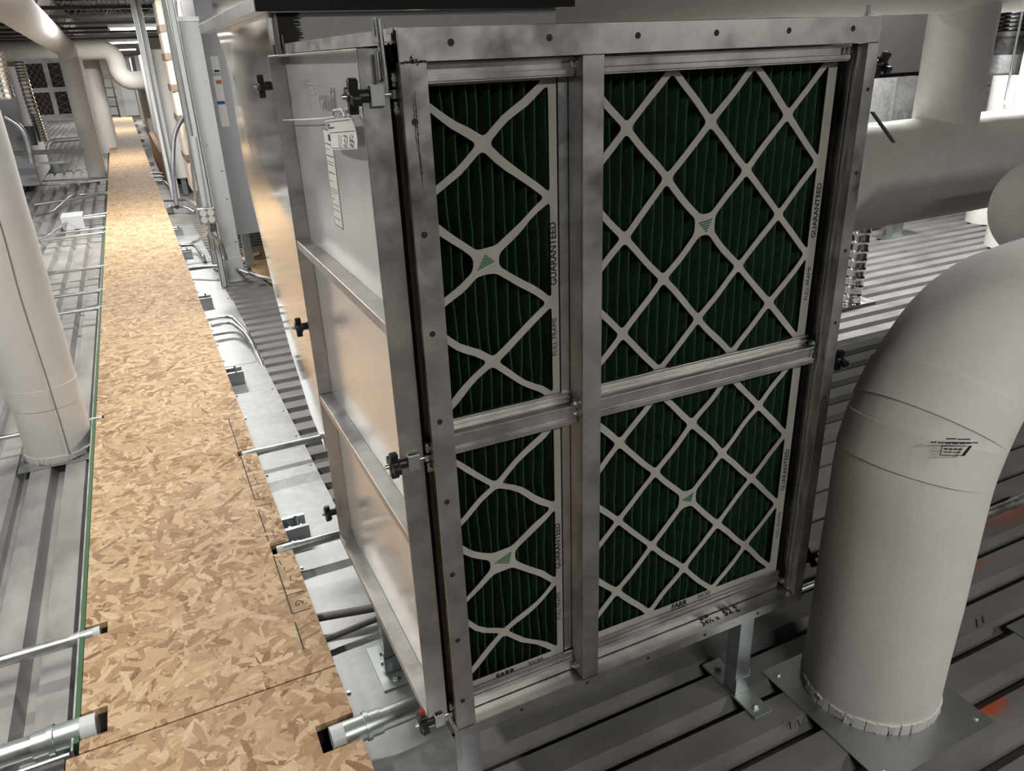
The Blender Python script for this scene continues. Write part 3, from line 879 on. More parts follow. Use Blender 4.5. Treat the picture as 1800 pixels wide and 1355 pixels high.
    if logo:
        mb = MB(); s = .0165; sg = 1 if logo > 0 else -1
        tri = [(-s * .95, -s * .62), (s * .98, -s * .1), (-s * .1, s * .72)] if logo == 1 else ([(-s, s * .35), (s, s * .62), (s * .25, -s * .95)] if logo == 2 else [(-s, s * .05), (s * .95, s * .72), (s * .55, -s * .62)])
        for q in range(5):
            f0, f1 = q / 5 + .02, q / 5 + .13
            A, B, Cc = [Vector(p) for p in tri]
            pts = [A + (Cc - A) * f0, B + (Cc - B) * f0, B + (Cc - B) * f1, A + (Cc - A) * f1]
            mb.prism([tuple(p) for p in pts], lambda a_, b_, c_: wob(a_, b_, c_), y - .0006, y)
        mb.build('printed_emblem', 'green_ink', t, smooth=False)
    if texts:
        mb = MB()
        xr = cx + w / 2 - .0095
        mb.text('GUARANTEED', .0172, (xr, y, cz - .006), (0, 0, 1), (-1, 0, 0), bold=.0003); mb.build('side_print', 'ink', t, smooth=False); mb = MB()
        mb.text('FULL FRAME', .0135, (xr, y, cz - .158), (0, 0, 1), (-1, 0, 0)); mb.build('lower_side_print', 'ink', t, smooth=False); mb = MB()
        zb = cz - h / 2 + .0125
        mb.text('30/30', .0165, (cx + .067, y, zb - .001), (1, 0, 0), (0, 0, 1), bold=.0002); mb.build('number_print', 'ink', t, smooth=False); mb = MB()
        mb.text('FARR', .0185, (cx - .005, y, zb - .002), (1, 0, 0), (0, 0, 1), bold=.0009)
        mb.build('name_print', 'ink', t, smooth=False)
    return t
pleated('pleated_filter', 'upper right square green pleated filter behind a white card lattice', .944, 1.2185, .584, .594, .09, .0925, 25, 3.2, .0035, 2)
pleated('pleated_filter', 'lower right square green pleated filter, its lattice sagging a little', .944, .6150, .584, .594, .09, .0925, 25, 8.4, .0042, 3)
pleated('pleated_filter', 'upper left narrow green pleated filter with bent card crosses', .4930, 1.2140, .271, .594, .121, .0915, 13, 14.6, .0095, 1)
pleated('pleated_filter', 'lower left narrow green pleated filter with crumpled card crosses', .4930, .6080, .271, .594, .121, .0915, 13, 21.9, .013, 3)

# ---- paper tag on a cable tie
T = thing('paper_tag', 'curled white paper tag numbered 136 hanging on the housing door', 'tag', (.336, 1.42, 1.345))
pts = []
A = [W(570, 212, X=.326), W(616, 206, X=.318), W(628, 262, X=.312), W(582, 262, X=.325)]
def tagp(u, v):
    top = A[0].lerp(A[1], u); botm = A[3].lerp(A[2], u)
    p = top.lerp(botm, v); p = p + Vector((-.010 * math.sin(PI * u) * (.4 + .6 * v) + .004 * math.sin(PI * v), 0, 0))
    return p
def patch(u0, u1, v0, v1, n, off):
    vs = [tagp(u0 + (u1 - u0) * i / n, v0 + (v1 - v0) * j / n) + Vector((off, -abs(off) * .3, 0)) for i in range(n + 1) for j in range(n + 1)]
    fs = [(i * (n + 1) + j, i * (n + 1) + j + 1, (i + 1) * (n + 1) + j + 1, (i + 1) * (n + 1) + j) for i in range(n) for j in range(n)]
    return vs, fs
mb = MB(); mb.add(*patch(0, 1, 0, 1, 10, 0)); mb.build('paper', 'paper', T, fixn=False)
mb = MB()
for v in (.075, .44, .955): mb.add(*patch(.03, .97, v - .010, v + .010, 8, -.0006))
mb.add(*patch(.06, .4, .25, .30, 4, -.0006))
ce = tagp(.80, .74) + Vector((-.0060, -.0016, 0)); ru = (tagp(.95, .74) - tagp(.70, .74)).normalized(); uu = (tagp(.84, .5) - tagp(.84, .9)).normalized()
for dg, u_, bo in (('1', .60, .0008), ('3', .755, .0002), ('6', .90, .0002)):
    mb.text(dg, .034, tagp(u_, .74) + Vector((-.0035, -.001, 0)), (tagp(u_ + .06, .74) - tagp(u_ - .06, .74)).normalized(), uu, bold=bo)
mb.build('tag_print', 'ink', T, smooth=False)
mb = MB(); mb.add(*patch(.06, .2, .12, .23, 4, -.0006)); mb.build('blue_mark', 'blue_label', T, fixn=False)
mb = MB(); mb.tube([W(497, 211, X=.318), W(540, 210, X=.320), W(572, 208, X=.325), W(590, 205, X=.331)], [.0008, .0017, .0017, .0015], 8)
q = W(606, 198, X=.33)
mb.tube([W(586, 208, X=.330), W(586, 194, X=.332), W(600, 192, X=.334), W(607, 206, X=.330)], .002, 8); mb.tube([W(606, 200, X=.327), W(609, 191, X=.331), W(616, 192, X=.334), W(614, 206, X=.322)], .002, 8)
mb.build('cable_tie', 'white', T)
# ------------------------------------------------------------------ supply plenum behind the housing
P = thing('duct_plenum', 'bright sheet metal duct boot behind the filter housing, curved heel reflecting the boards', 'duct', (.7, 2.4, .45))
xl, xr = .335, 1.065
A = [W(u, v, X=.356) for u, v in ((572, 790), (545, 725), (512, 620), (484, 520), (455, 400), (430, 300), (410, 230), (392, 150))] 
B = [W(u, v, X=xl) for u, v in ((566, 760), (545, 680), (520, 580), (500, 500), (475, 395), (460, 350), (445, 285), (428, 190))]
front = 1.945
A = [Vector((a.x, min(a.y, 3.02), a.z)) for a in A] + [Vector((.356, 3.03, 1.63))]
B = B + [Vector((xl, 2.98, 1.63))]
B = [Vector((b.x, min(b.y, a.y - .02), b.z)) for a, b in zip(A, B)]
mb = MB()
n = len(A)
base = [Vector((xl, front, B[0].z)), Vector((xl, front, 1.63))]
vs = base + B + A + [Vector((xr, a.y, a.z)) for a in A] + [Vector((xr, front, B[0].z)), Vector((xr, front, 1.63))]
iB, iA, iR = 2, 2 + n, 2 + 2 * n
fr0, fr1 = 2 + 3 * n, 3 + 3 * n
fs = [tuple([0] + [iB + i for i in range(n)] + [1])]
for i in range(n - 1):
    fs.append((iB + i, iA + i, iA + i + 1, iB + i + 1)); fs.append((iA + i, iR + i, iR + i + 1, iA + i + 1))
fs.append((0, fr0, fr1, 1)); fs.append(tuple([fr0] + [iR + i for i in range(n)] + [fr1]))
fs.append((0, iB, iA, iR, fr0))
mb.add(vs, fs); mb.build('boot', 'duct_sheet', P, smooth=True, angle=12)
mb = MB(); z0, z1 = 1.632, 1.662
mb.box(.303, .3345, 1.919, 3.20, z0, z1); mb.box(xr + .0005, xr + .035, 1.919, 3.2, z0, z1); mb.box(.336, xr - .001, 1.919, 1.944, z1 - .003, z1)
mb.build('top_flange', 'galvanized', P, bevel=.001)
mb = MB(); mb.box(.303, xr + .035, 1.905, 1.918, z0, z1); mb.build('shaded_front_lip', 'dark_duct', P, bevel=.001)  # front of the galvanized flange, its shade put into a dark colour
mb = MB(); mb.box(xl + .005, xr - .001, front - .0015, front - .0002, B[0].z + .01, 1.631); mb.build('front_panel', 'dull_shaded_galvanized', P, smooth=False)  # same galvanized as the rest, front shade put into its colour
mb = MB()
rr = random.Random(11)
for k in range(60):
    z = 1.555 + .075 * k / 60
    wd = .040 + .012 * mnoise.noise((k * .35, 2, 1)) + rr.uniform(0, .012)
    mb.box(.352, .352 + wd, front - .0030 - rr.random() * .001, front - .0016, z, z + .0016)
mb.build('mastic_smear', 'mastic', P, smooth=False)
mb = MB(); mb.box(xl - .001, xl + .0045, front - .002, front + .03, 1.565, 1.631); mb.build('foil_tape', 'aluminium', P, smooth=False)
mb = MB(); mb.box(.343, .348, 1.932, 1.9445, 1.50, 1.628); mb.box(.354, .3575, 1.932, 1.9445, 1.50, 1.585); mb.build('corner_angle', 'dark_steel', P, smooth=False)
mb = MB(); mb.box(xl + .004, xr - .002, 1.96, 3.0, z1 + .0005, 2.9)
tag(mb.build('riser_duct', 'duct_sheet', smooth=False), 'bright duct riser standing on the plenum flange at the top edge', 'duct')

# ------------------------------------------------------------------ insulated pipes
def pipe(name, pts, r, label, rad=.3, seams=(), n=32, plate=None, rag=False, mt='canvas', grp='canvas wrapped insulated pipes', stamps=None):
    path = arc_pipe(pts, rad, 16) if len(pts) > 2 else [Vector(p) for p in pts]
    # resample the long straight runs so the wrap can be slightly uneven
    out = [path[0]]
    for p in path[1:]:
        L = (p - out[-1]).length; k = max(1, int(L / .09))
        a = out[-1]
        for i in range(1, k + 1): out.append(a.lerp(p, i / k))
    base = Vector(pts[0])
    t = thing(name, label, 'pipe', base, grp)
    mb = MB(); b0 = len(mb.v); mb.tube(out, r, n, True)
    cen = len(out)
    for i, v in enumerate(mb.v):
        c = out[min(i // n, cen - 1)]
        d = (v - c)
        if d.length > 1e-5:
            mb.v[i] = v + d.normalized() * (mnoise.noise(v * 5.5) * .0035 + mnoise.noise(v * 14) * .0012)
    mb.build('canvas_jacket', mt, t, angle=60)
    for s in seams:
        i = min(range(len(out)), key=lambda k: (out[k] - Vector(s)).length)
        d = (out[min(i + 1, cen - 1)] - out[max(i - 1, 0)]).normalized()
        mb = MB(); mb.tube([out[i] - d * .045, out[i] - d * .0445, out[i] + d * .0445, out[i] + d * .045], [r * .99, r + .0018, r + .0018, r * .99], n, False); mb.build('wrap_seam', mt, t)
    if plate:
        mb = MB(); mb.box(*plate); mb.build('floor_plate', 'zinc', t, bevel=.0008)
        for (bx, by) in ((plate[0] + .03, plate[2] + .03), (plate[1] - .03, plate[2] + .03), (plate[0] + .03, plate[3] - .03), (plate[1] - .03, plate[3] - .03)):
            mb = MB(); mb.cyl((bx, by, plate[5]), (bx, by, plate[5] + .005), .006, n=6); mb.build('screw', 'zinc', t)
    if rag:
        mb = MB(); rr = random.Random(5)
        for k in range(80):
            a = 2 * PI * k / 80 + rr.uniform(-.03, .03)
            q = base + Vector((math.cos(a), math.sin(a), 0)) * (r + .001)
            mb.obox(q + Vector((0, 0, .012)), (math.cos(a) * .003, math.sin(a) * .003, 0), (-math.sin(a) * .007, math.cos(a) * .007, 0), (rr.uniform(-.003, .003), 0, .010 + rr.random() * .006))
        mb.build('frayed_hem', mt, t, smooth=False)
    return t, out
BX, BY = 1.435, .985
bp, bo = pipe('insulated_pipe', [(BX, BY, .004), (BX, BY, .93), (3.4, BY + .30, .93)], .162, 'large foreground white pipe elbow standing on a square floor plate', .33,
   seams=((BX, BY, .71), (BX + .02, BY, .80)), n=48, plate=(1.222, 1.60, .755, 1.143, 0, .003), rag=True)
# ink stamp on the elbow
mb = MB()
dv = (CAM - Vector((BX, BY, .75))); ang = math.atan2(dv.y, dv.x)
sp = W(1680, 752, Y=BY - .13)
a0 = math.atan2(sp.y - BY, sp.x - BX)
E_ = thing('ink_stamp', 'small black ink stamp on the big pipe elbow', 'stamp', (BX, BY, .7))
bpy.data.objects.remove(E_)
o_ = Vector((BX, BY, 0)) + Vector((math.cos(a0), math.sin(a0), 0)) * .1665
right = Vector((-math.sin(a0), math.cos(a0), 0)); up = Vector((0, 0, 1)); nn = right.cross(up)
zc = .765
def st(u, v, w, h):
    q = o_ + right * u + up * (zc + v) - nn * (u * u / .34)
    mb.obox(q, right * w, up * h, nn * .0004)
st(0, .026, .026, .0009); st(-.012, .034, .010, .0012); st(.012, .033, .012, .001)
for k in range(7): st(-.042 + k * .013, .024, .0055, .0011)
for v in (.018, -.003): st(-.003, v, .024, .0007)
st(-.026, .0075, .0007, .011)
for k in range(4): st(-.018 + k * .009, .011, .0036, .0014); st(-.017 + k * .008, .004, .003, .001)
for k in range(7): st(.018 + k * .0016, -.002 + k * .003, .003, .0018)
mb.build('ink_stamp', 'ink', bp, smooth=False)

LX, LY = -.546, 3.56
lp, lo_ = pipe('insulated_pipe', [(LX, LY, .006), (LX, LY, 2.02), (-.548, 13.45, 1.80), (-.548, 13.45, .0)], .133, 'long white pipe rising left of the walkway, running overhead and elbowing down far away', .22, seams=((LX, LY, .28),), plate=(-.70, -.418, 3.405, 3.74, .001, .004), rag=True, n=40)
pipe('insulated_pipe', [(-7, 17, 1.855), (.06, 17, 1.855), (.06, 17, 1.30), (1.6, 17, 1.30)], .165, 'far white pipe crossing under the joists and dropping in an S bend by the lights', .24)
sa = math.atan2(-LY, -LX) + R(9)
sv = Vector((math.cos(sa), math.sin(sa), 0)) * .1365
mb = MB(); mb.tube([Vector((LX, LY, z)) + sv * (1 + .004 * mnoise.noise((z * 9, 0, 1))) + Vector((-sv.y, sv.x, 0)) * .10 * mnoise.noise((z * 2.2, 3, 0)) for z in [.03 + .05 * k for k in range(34)]], .0014, 6); mb.build('stitched_seam', 'band', lp)
q = W(167, 160, Y=17.6)
pipe('insulated_pipe', [(q.x, 17.8, 0), (q.x, 17.8, 1.75)], .185, 'far stout vertical pipe between the elbow pipe and the ladder')
pipe('insulated_pipe', [(1.10, 2.78, 1.905), (7.5, 2.78, 1.905)], .28, 'very large white pipe overhead along the top edge of the photo', n=44)
pipe('insulated_pipe', [(3.80, 2.79, 1.02), (3.80, 2.79, 1.7)], .156, 'short vertical pipe joining the two horizontal pipes on the right')
pipe('insulated_pipe', [(2.2, 2.78, .895), (3.3, 2.78, .895), (7.5, 2.78, .90)], .255, 'large horizontal white pipe behind the right edge of the housing', 1.0, seams=((3.32, 2.78, .895),), n=44)
q = W(1690, 420, Y=4.35)
pipe('insulated_pipe', [(q.x + .29, 4.35, 0), (q.x + .29, 4.35, 1.2)], .17, 'brightly lit vertical pipe glimpsed below the horizontal pipe at right')
pipe_end = thing('insulated_pipe', 'rounded white pipe end between the foreground elbow and the horizontal pipe', 'pipe', (3.3, 1.82, .90), 'canvas wrapped insulated pipes')
pth = []; rs = []
for k in range(13):
    a = PI / 2 * k / 12; pth.append((3.15 - .16 * math.cos(a), 1.82, .895)); rs.append(max(.002, .203 * math.sin(a)))
for k in range(1, 12): pth.append((3.15 + k * .25, 1.82, .895)); rs.append(.203)
mb = MB(); mb.tube(pth, rs, 44); mb.build('canvas_jacket', 'canvas', pipe_end, angle=70)
q = W(1786, 150, Y=3.7)
pipe('insulated_pipe', [(q.x + .31, 3.7, 0), (q.x + .31, 3.7, 1.60)], .165, 'bright white vertical pipe at the far right edge of the photo')
pipe('insulated_pipe', [(-.95, 11.6, 2.62), (-.75, 30, 2.62)], .16, 'white pipe running above the joists at the top left')

# second floor plate at the right edge
q = W(1768, 1102, Z=0)
t = thing('floor_plate', 'bare steel floor plate at the right edge of the photo', 'plate', (q.x + .1, q.y - .1, 0))
mb = MB(); mb.box(q.x, q.x + .34, q.y - .34, q.y, .0, .003); mb.build('plate', 'zinc', t)
mb = MB(); mb.cyl((q.x + .03, q.y - .06, .003), (q.x + .03, q.y - .06, .008), .006, n=6); mb.build('screw', 'zinc', t)
# pen ticks on the deck crown
for k, (u, v, du, dv_) in enumerate(((1388, 1278, 2, 10), (1402, 1274, 4, 9), (1716, 1098, 2, 10), (1727, 1092, 2, 9))):
    a = W(u, v - dv_, Z=.0002); b = W(u + du, v + dv_ - 6, Z=.0002)
    mb = MB(); mb.bar(a, b, .003, .0006)
    tag(mb.build('pen_tick', 'ink', smooth=False), ('left', 'right', 'left', 'right')[k] + ' black pen tick ' + ('left of the big pipe plate' if k < 2 else 'by the orange paint right of the big pipe'), 'pen mark', 'pen ticks on the deck')

# spiral duct stub and strut foot behind the housing, right
q = W(1497, 532, Z=0)
t = thing('spiral_duct', 'shiny ribbed duct stub on the bright deck beside the right post', 'duct', (q.x, q.y, 0))
pts = []; rs = []
for k in range(70):
    z = .002 + .55 * k / 69; pts.append((q.x, q.y, z)); rs.append(.052 + (.004 if k % 7 == 0 else 0))
mb = MB(); mb.tube(pts, rs, 26); mb.build('ribbed_duct', 'duct_sheet', t)
mb = MB(); mb.box(q.x - .13, q.x + .15, q.y - .06, q.y + .18, .0, .0018); mb.build('base_plate', 'galvanized', t)
q = W(1565, 415, Z=0)
t = thing('strut_stand', 'zinc strut foot bracket on the bright deck under the horizontal pipe', 'bracket', (q.x, q.y, 0))
mb = MB(); mb.box(q.x - .15, q.x + .28, q.y - .07, q.y + .07, 0, .006); mb.build('foot_plate', 'zinc', t)
mb = MB(); mb.box(q.x - .02, q.x + .10, q.y - .03, q.y + .03, .0065, .5); mb.build('post', 'strut_steel', t)
# strap hanging by the right post
mb = MB(); a = W(1533, 197, Y=1.5); b = W(1571, 250, Y=1.5)
mb.bar(a, b, .012, .003)
tag(mb.build('metal_strap', 'dark_steel', smooth=False), 'short grey metal strap sticking out slantwise behind the right post', 'strap')

# ducts behind, upper right
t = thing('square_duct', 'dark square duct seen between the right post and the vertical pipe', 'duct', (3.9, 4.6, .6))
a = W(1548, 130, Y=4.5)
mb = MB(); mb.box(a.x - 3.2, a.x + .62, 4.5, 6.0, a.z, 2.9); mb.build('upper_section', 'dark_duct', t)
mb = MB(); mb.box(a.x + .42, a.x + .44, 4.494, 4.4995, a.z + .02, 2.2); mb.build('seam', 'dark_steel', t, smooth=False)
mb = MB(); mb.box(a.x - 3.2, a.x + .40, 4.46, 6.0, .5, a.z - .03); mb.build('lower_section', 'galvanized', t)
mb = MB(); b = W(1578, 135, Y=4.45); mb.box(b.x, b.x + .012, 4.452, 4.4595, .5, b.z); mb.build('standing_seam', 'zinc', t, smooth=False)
t = thing('round_riser', 'spiral metal riser with a cone below it at the top right corner', 'duct', W(1772, 130, Y=5.2))
pts = []; rs = []
a = W(1775, 55, Y=5.2)
for k in range(60):
    pts.append((a.x, 5.2, a.z + .7 * k / 59)); rs.append(.125 + (.008 if k % 3 == 0 else 0))
mb = MB(); mb.tube(pts, rs, 28); mb.build('spiral_pipe', 'duct_sheet', t)
mb = MB(); mb.cyl((a.x, 5.2, a.z - .001), (a.x, 5.2, a.z - .045), .135, n=28); mb.build('collar', 'dark_steel', t)
mb = MB(); mb.cyl((a.x, 5.2, a.z - .046), (a.x, 5.2, a.z - .20), .12, .27, n=28); mb.cyl((a.x, 5.2, a.z - .201), (a.x, 5.2, a.z - .36), .27, n=28); mb.build('cone', 'galvanized', t)
mb = MB(); mb.cyl((a.x, 5.2, a.z - .361), (a.x, 5.2, a.z - .46), .29, n=28); mb.build('lower_band', 'dark_steel', t)
mb = MB(); mb.cyl((a.x, 5.2, a.z - .461), (a.x, 5.2, .25), .27, n=28); mb.build('drum', 'dark_steel', t)
t = thing('hanger_rod', 'slim threaded hanger rod with splayed white feet by the top right corner', 'rod', W(1762, 200, Y=3.2))
mb = MB(); mb.cyl(W(1801, 0, Y=3.2), W(1766, 182, Y=3.2), .007, n=10); mb.cyl(W(1766, 182, Y=3.2), W(1762, 204, Y=3.2), .005, n=10); mb.build('rod', 'zinc', t)
mb = MB(); mb.tube([W(1766, 179, Y=3.19), W(1752, 192, Y=3.17), W(1736, 204, Y=3.15)], .008, 8); mb.tube([W(1766, 179, Y=3.19), W(1769, 192, Y=3.2), W(1772, 203, Y=3.2)], .008, 8); mb.build('foot', 'white', t)

# ------------------------------------------------------------------ column, uprights, gang box, unit behind
C0 = .455; CY = 6.07
t = thing('steel_column', 'pale grey square column with a stepped foot beside the walkway', 'column', (C0 + .06, CY + .06, 0))
mb = MB(); mb.box(C0, C0 + .125, CY, CY + .125, .19, 1.80); mb.build('shaft', 'pale_paint', t, bevel=.003)
mb = MB(); mb.box(C0 - .006, C0 + .131, CY - .006, CY + .131, .0, .1895); mb.build('foot', 'pale_paint', t, bevel=.003)
mb = MB(); mb.box(C0 - .004, C0 + .129, CY - .004, CY + .129, 1.8005, 1.83); mb.build('cap', 'galvanized', t)
for (x, z) in ((.10, 1.74), (.10, 1.42), (.10, .82), (.10, .62), (.105, .30), (.03, 1.0)):
    mb = MB(); mb.cyl((C0 + x, CY - .003, z), (C0 + x, CY - .0002, z), .006, n=10); mb.build('screw', 'zinc', t)
def upright(px0, Yb, zt, label, w=.041, mt='strut_steel'):
    q = W(*px0, Y=Yb)
    t = thing('strut_upright', label, 'upright', (q.x, Yb, 0), 'strut uprights along the walkway')
    mb = MB(); x = q.x
    mb.box(x - w / 2, x + w / 2, Yb + w - .004, Yb + w, 0.002, zt); mb.box(x - w / 2, x - w / 2 + .004, Yb, Yb + w - .0045, 0.002, zt); mb.box(x + w / 2 - .004, x + w / 2, Yb, Yb + w - .0045, 0.002, zt)
    mb.build('channel', mt, t, smooth=False)
    mb = MB(); mb.box(x - w / 2 + .008, x + w / 2 - .008, Yb + .01, Yb + w - .005, 0.0025, zt - .01); mb.build('filler_strip', 'pale_paint', t, smooth=False)
    return t
upright((383, 440), 5.95, 2.9, 'bright strut upright just left of the grey column', .045, 'zinc')
upright((352, 330), 6.5, 2.9, 'strut upright with conduits strapped to it, left of the bright one', .04, 'conduit_steel')
upright((302, 335), 10.5, 2.9, 'farther strut upright beside the dark hose', .05, 'zinc')
upright((262, 100), 10.62, 2.9, 'strut upright below the right end of the nearest lamp', .06, 'zinc')
q0 = W(346, 367, Y=5.93); q1 = W(382, 391, Y=5.93)
t = thing('gang_box', 'small grey gang box with four round knockouts on the strut upright', 'box', ((q0.x + q1.x) / 2, 5.93, q1.z))
mb = MB(); mb.box(q0.x, q1.x, 5.905, 5.945, q1.z, q0.z); mb.build('body', 'galvanized', t, bevel=.004)
for i in (0, 1):
    for j in (0, 1):
        x = q0.x + (q1.x - q0.x) * (.29 + .42 * i); z = q1.z + (q0.z - q1.z) * (.29 + .42 * j)
        mb = MB(); mb.cyl((x, 5.9045, z), (x, 5.897, z), .024, n=20); mb.build('knockout', 'white', t, bevel=.002)
q = W(364, 340, Y=5.95)
mb = MB(); mb.cyl(W(361, 364, Y=5.955), W(340, 240, Y=5.955), .020, n=14)
tag(mb.build('duct_tube', 'pale_paint'), 'pale tube rising out of the top of the gang box', 'tube')
mb = MB(); mb.tube(fillet([W(364, 392, Y=5.93), W(368, 410, Y=5.9), W(388, 425, Y=5.88), W(398, 456, Y=5.95)], .1), .012, 10)
tag(mb.build('flexible_conduit', 'strut_steel'), 'grey flexible conduit curving from the gang box to the column foot', 'conduit')

def unit(name, label, x0, x1, y0, y1, z0, z1, mt, seams=(), legs=True):
    t = thing(name, label, 'air handling unit', ((x0 + x1) / 2, y0, 0))
    mb = MB(); mb.box(x0, x1, y0, y1, z0, z1); mb.build('casing', mt, t, bevel=.006)
    for s in seams:
        mb = MB(); mb.box(x0 - .0008, x0 + .001, s - .004, s + .004, z0 + .02, z1 - .02); mb.build('panel_joint', 'dark_steel', t, smooth=False)
    if legs:
        for x in (x0 + .08, x1 - .08):
            for y in (y0 + .1, y1 - .1):
                mb = MB(); mb.box(x - .03, x + .03, y - .03, y + .03, 0.002, z0 - .0005); mb.build('leg', 'strut_steel', t)
    return t
U = unit('air_handler', 'grey air handling unit with two stickers behind the column', .59, 2.6, 6.32, 8.6, .30, 2.35, 'grey_paint')
yf = 6.3185
def sticker(px0, px1, nm, mt, d=0):
    a = W(*px0, Y=yf); b = W(*px1, Y=yf); a.x = max(a.x, .592); b.x = max(b.x, a.x + .03)
    mb = MB(); mb.box(a.x, b.x, yf - .001 - d, yf - d, b.z, a.z); return mb.build(nm, mt, U, smooth=False)
sticker((369, 99), (388, 128), 'upper_sticker', 'paper'); sticker((376, 123), (386, 126.5), 'sticker_mark', 'ink', .0012)
sticker((374, 134), (404, 222), 'lower_sticker', 'paper'); sticker((379, 141), (390, 147), 'orange_print', 'orange_label', .0012); sticker((381, 178), (396, 183), 'blue_print', 'blue_label', .0012)
unit('air_handler', 'white air handling unit beside the dark hose', .43, 1.6, 10.8, 16.2, .22, 1.72, 'white', seams=(11.9, 13.1, 14.4, 15.5))
unit('air_handler', 'farthest pale unit at the right end of the walkway', .40, 1.4, 18.0, 26.0, .25, 1.75, 'pale_paint', seams=(20, 22, 24))
t = thing('insulated_riser', 'beige wrapped duct with brown straps behind the strut uprights', 'duct', (.75, 9.3, .15))
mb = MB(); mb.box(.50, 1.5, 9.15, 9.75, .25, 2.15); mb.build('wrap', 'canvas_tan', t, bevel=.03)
for z in (.62, 1.02, 1.32, 1.62, 1.88):
    mb = MB(); mb.box(.494, 1.506, 9.144, 9.756, z - .035, z + .035); mb.build('strap', 'band', t, bevel=.004)
mb = MB(); mb.box(.33, .40, 12.0, 16, .0, .45); tag(mb.build('wood_plank', 'brown'), 'brown plank leaning at the foot of the white air handling unit', 'plank')
mb = MB(); mb.tube(fillet([W(322, 205, Y=9.1), W(306, 235, Y=9.0), W(303, 300, Y=8.8), W(311, 364, Y=8.1)], .4, 10), .022, 12)
tag(mb.build('drain_hose', 'cable'), 'dark hose hanging down to the deck in front of the white units', 'hose')
# cardboard scrap by the duct heel
t = thing('cardboard_sheet', 'brown cardboard scrap with a torn white label on the deck under the duct heel', 'cardboard', W(450, 465, Z=.01))
a, b, c, d = W(424, 440, Z=.03), W(470, 432, Z=.03), W(486, 505, Z=.012), W(444, 478, Z=.012)
mb = MB(); vs = [a, b, c, d] + [p + Vector((0, 0, .006)) for p in (a, b, c, d)]
mb.add(vs, [(0, 1, 2, 3), (4, 5, 6, 7), (0, 1, 5, 4), (1, 2, 6, 5), (2, 3, 7, 6), (3, 0, 4, 7)]); mb.build('sheet', 'cardboard', t)
p = [W(425, 452, Z=.037), W(455, 441, Z=.037), W(458, 447, Z=.037), W(428, 458, Z=.037)]
mb = MB(); mb.add(p, [(0, 1, 2, 3)]); mb.build('torn_label', 'paper', t)

# ------------------------------------------------------------------ far left machinery
t = thing('far_filter_housing', 'distant filter housing with dark lattice filters at the upper left', 'air filter housing', W(85, 215, Y=15))
Yf = 15.0
x0, x1 = W(36, 110, Y=Yf).x, W(140, 105, Y=Yf).x; zt_, zb_ = W(80, 107, Y=Yf).z, W(95, 205, Y=Yf).z
xm = W(88, 150, Y=Yf).x; zm = W(85, 158, Y=Yf).z
w = .035
mb = MB()
for x in (x0, xm, x1): mb.box(x - w, x + w, Yf - .03, Yf + .02, zb_ - w, zt_ + w)
for z in (zb_, zm, zt_):
    mb.box(x0 + w, xm - w, Yf - .03, Yf + .02, z - w, z + w); mb.box(xm + w, x1 - w, Yf - .03, Yf + .02, z - w, z + w)
mb.build('frame', 'aluminium', t, smooth=False)
mb = MB(); mb.box(x0, x1, Yf + .021, Yf + 1.0, zb_, zt_); mb.build('casing', 'dark', t)
for x in (x0 + .1, x1 - .1):
    mb = MB(); mb.box(x - .04, x + .04, Yf, Yf + .08, 0, zb_ - w - .001); mb.build('leg', 'strut_steel', t)
for nm, xa, xb, za, zb2, n in (('upper left', x0, xm, zm, zt_, 3), ('upper right', xm, x1, zm, zt_, 2), ('lower left', x0, xm, zb_, zm, 3), ('lower right', xm, x1, zb_, zm, 2)):
    ww, hh = xb - xa - 2 * w, zb2 - za - 2 * w
    o = thing('lattice_filter', nm + ' dark lattice filter of the distant filter housing', 'air filter', ((xa + xb) / 2, Yf, (za + zb2) / 2), 'filters of the distant housing')
    mb = MB(); cx_, cz_ = (xa + xb) / 2, (za + zb2) / 2
    mb.box(cx_ - ww / 2, cx_ + ww / 2, Yf + .012, Yf + .018, cz_ - hh / 2, cz_ + hh / 2); mb.build('media', 'black', o, smooth=False)
    mb = MB()
    for k in range(-4, 6):
        for sg in (1, -1):
            s = ww / n
            p, q2 = Vector((cx_ + k * s - ww / 2, 0)), None
            # line x = x0 + k s + sg * (z - zc + hh/2) * (s / (hh/3))
            sl = sg * s / (hh / 3)
            xa_ = cx_ - ww / 2 + k * s - (0 if sg > 0 else 0); xb_ = xa_ + sl * hh
            t0, t1 = 0.0, 1.0
            dx = xb_ - xa_
            lo, hi = cx_ - ww / 2, cx_ + ww / 2
            ts = sorted([(lo - xa_) / dx, (hi - xa_) / dx]); t0 = max(0, ts[0]); t1 = min(1, ts[1])
            if t1 - t0 < .02: continue
            mb.bar((xa_ + dx * t0, Yf + .006, cz_ - hh / 2 + hh * t0), (xa_ + dx * t1, Yf + .006, cz_ - hh / 2 + hh * t1), .022, .004)
    mb.build('card_lattice', 'card', o, smooth=False)
def flex(px, Yd, r, label):
    pts = [W(u, v, Y=Yd) for u, v in px]
    path = fillet(pts, .3, 8); out = [path[0]]
    for p in path[1:]:
        L = (p - out[-1]).length; k = max(1, int(L / (r * .28))); a = out[-1]
        for i in range(1, k + 1): out.append(a.lerp(p, i / k))
    mb = MB(); mb.tube(out, [r * (1.07 if i % 2 else .93) for i in range(len(out))], 18)
    return tag(mb.build('flexible_duct', 'foil'), label, 'duct', 'foil flexible ducts')
flex([(33, 108), (50, 170), (76, 248)], 12.2, .062, 'thin silver flexible duct beside the distant lattice filters')
flex([(-8, 90), (2, 140), (12, 174)], 9.5, .075, 'silver flexible duct at the left edge above the grey unit')
unit('air_handler', 'grey unit behind the near left pipe at the left edge', -3.6, W(48, 250, Y=12.4).x, 12.5, 14.6, .10, 1.60, 'grey_paint', legs=False)
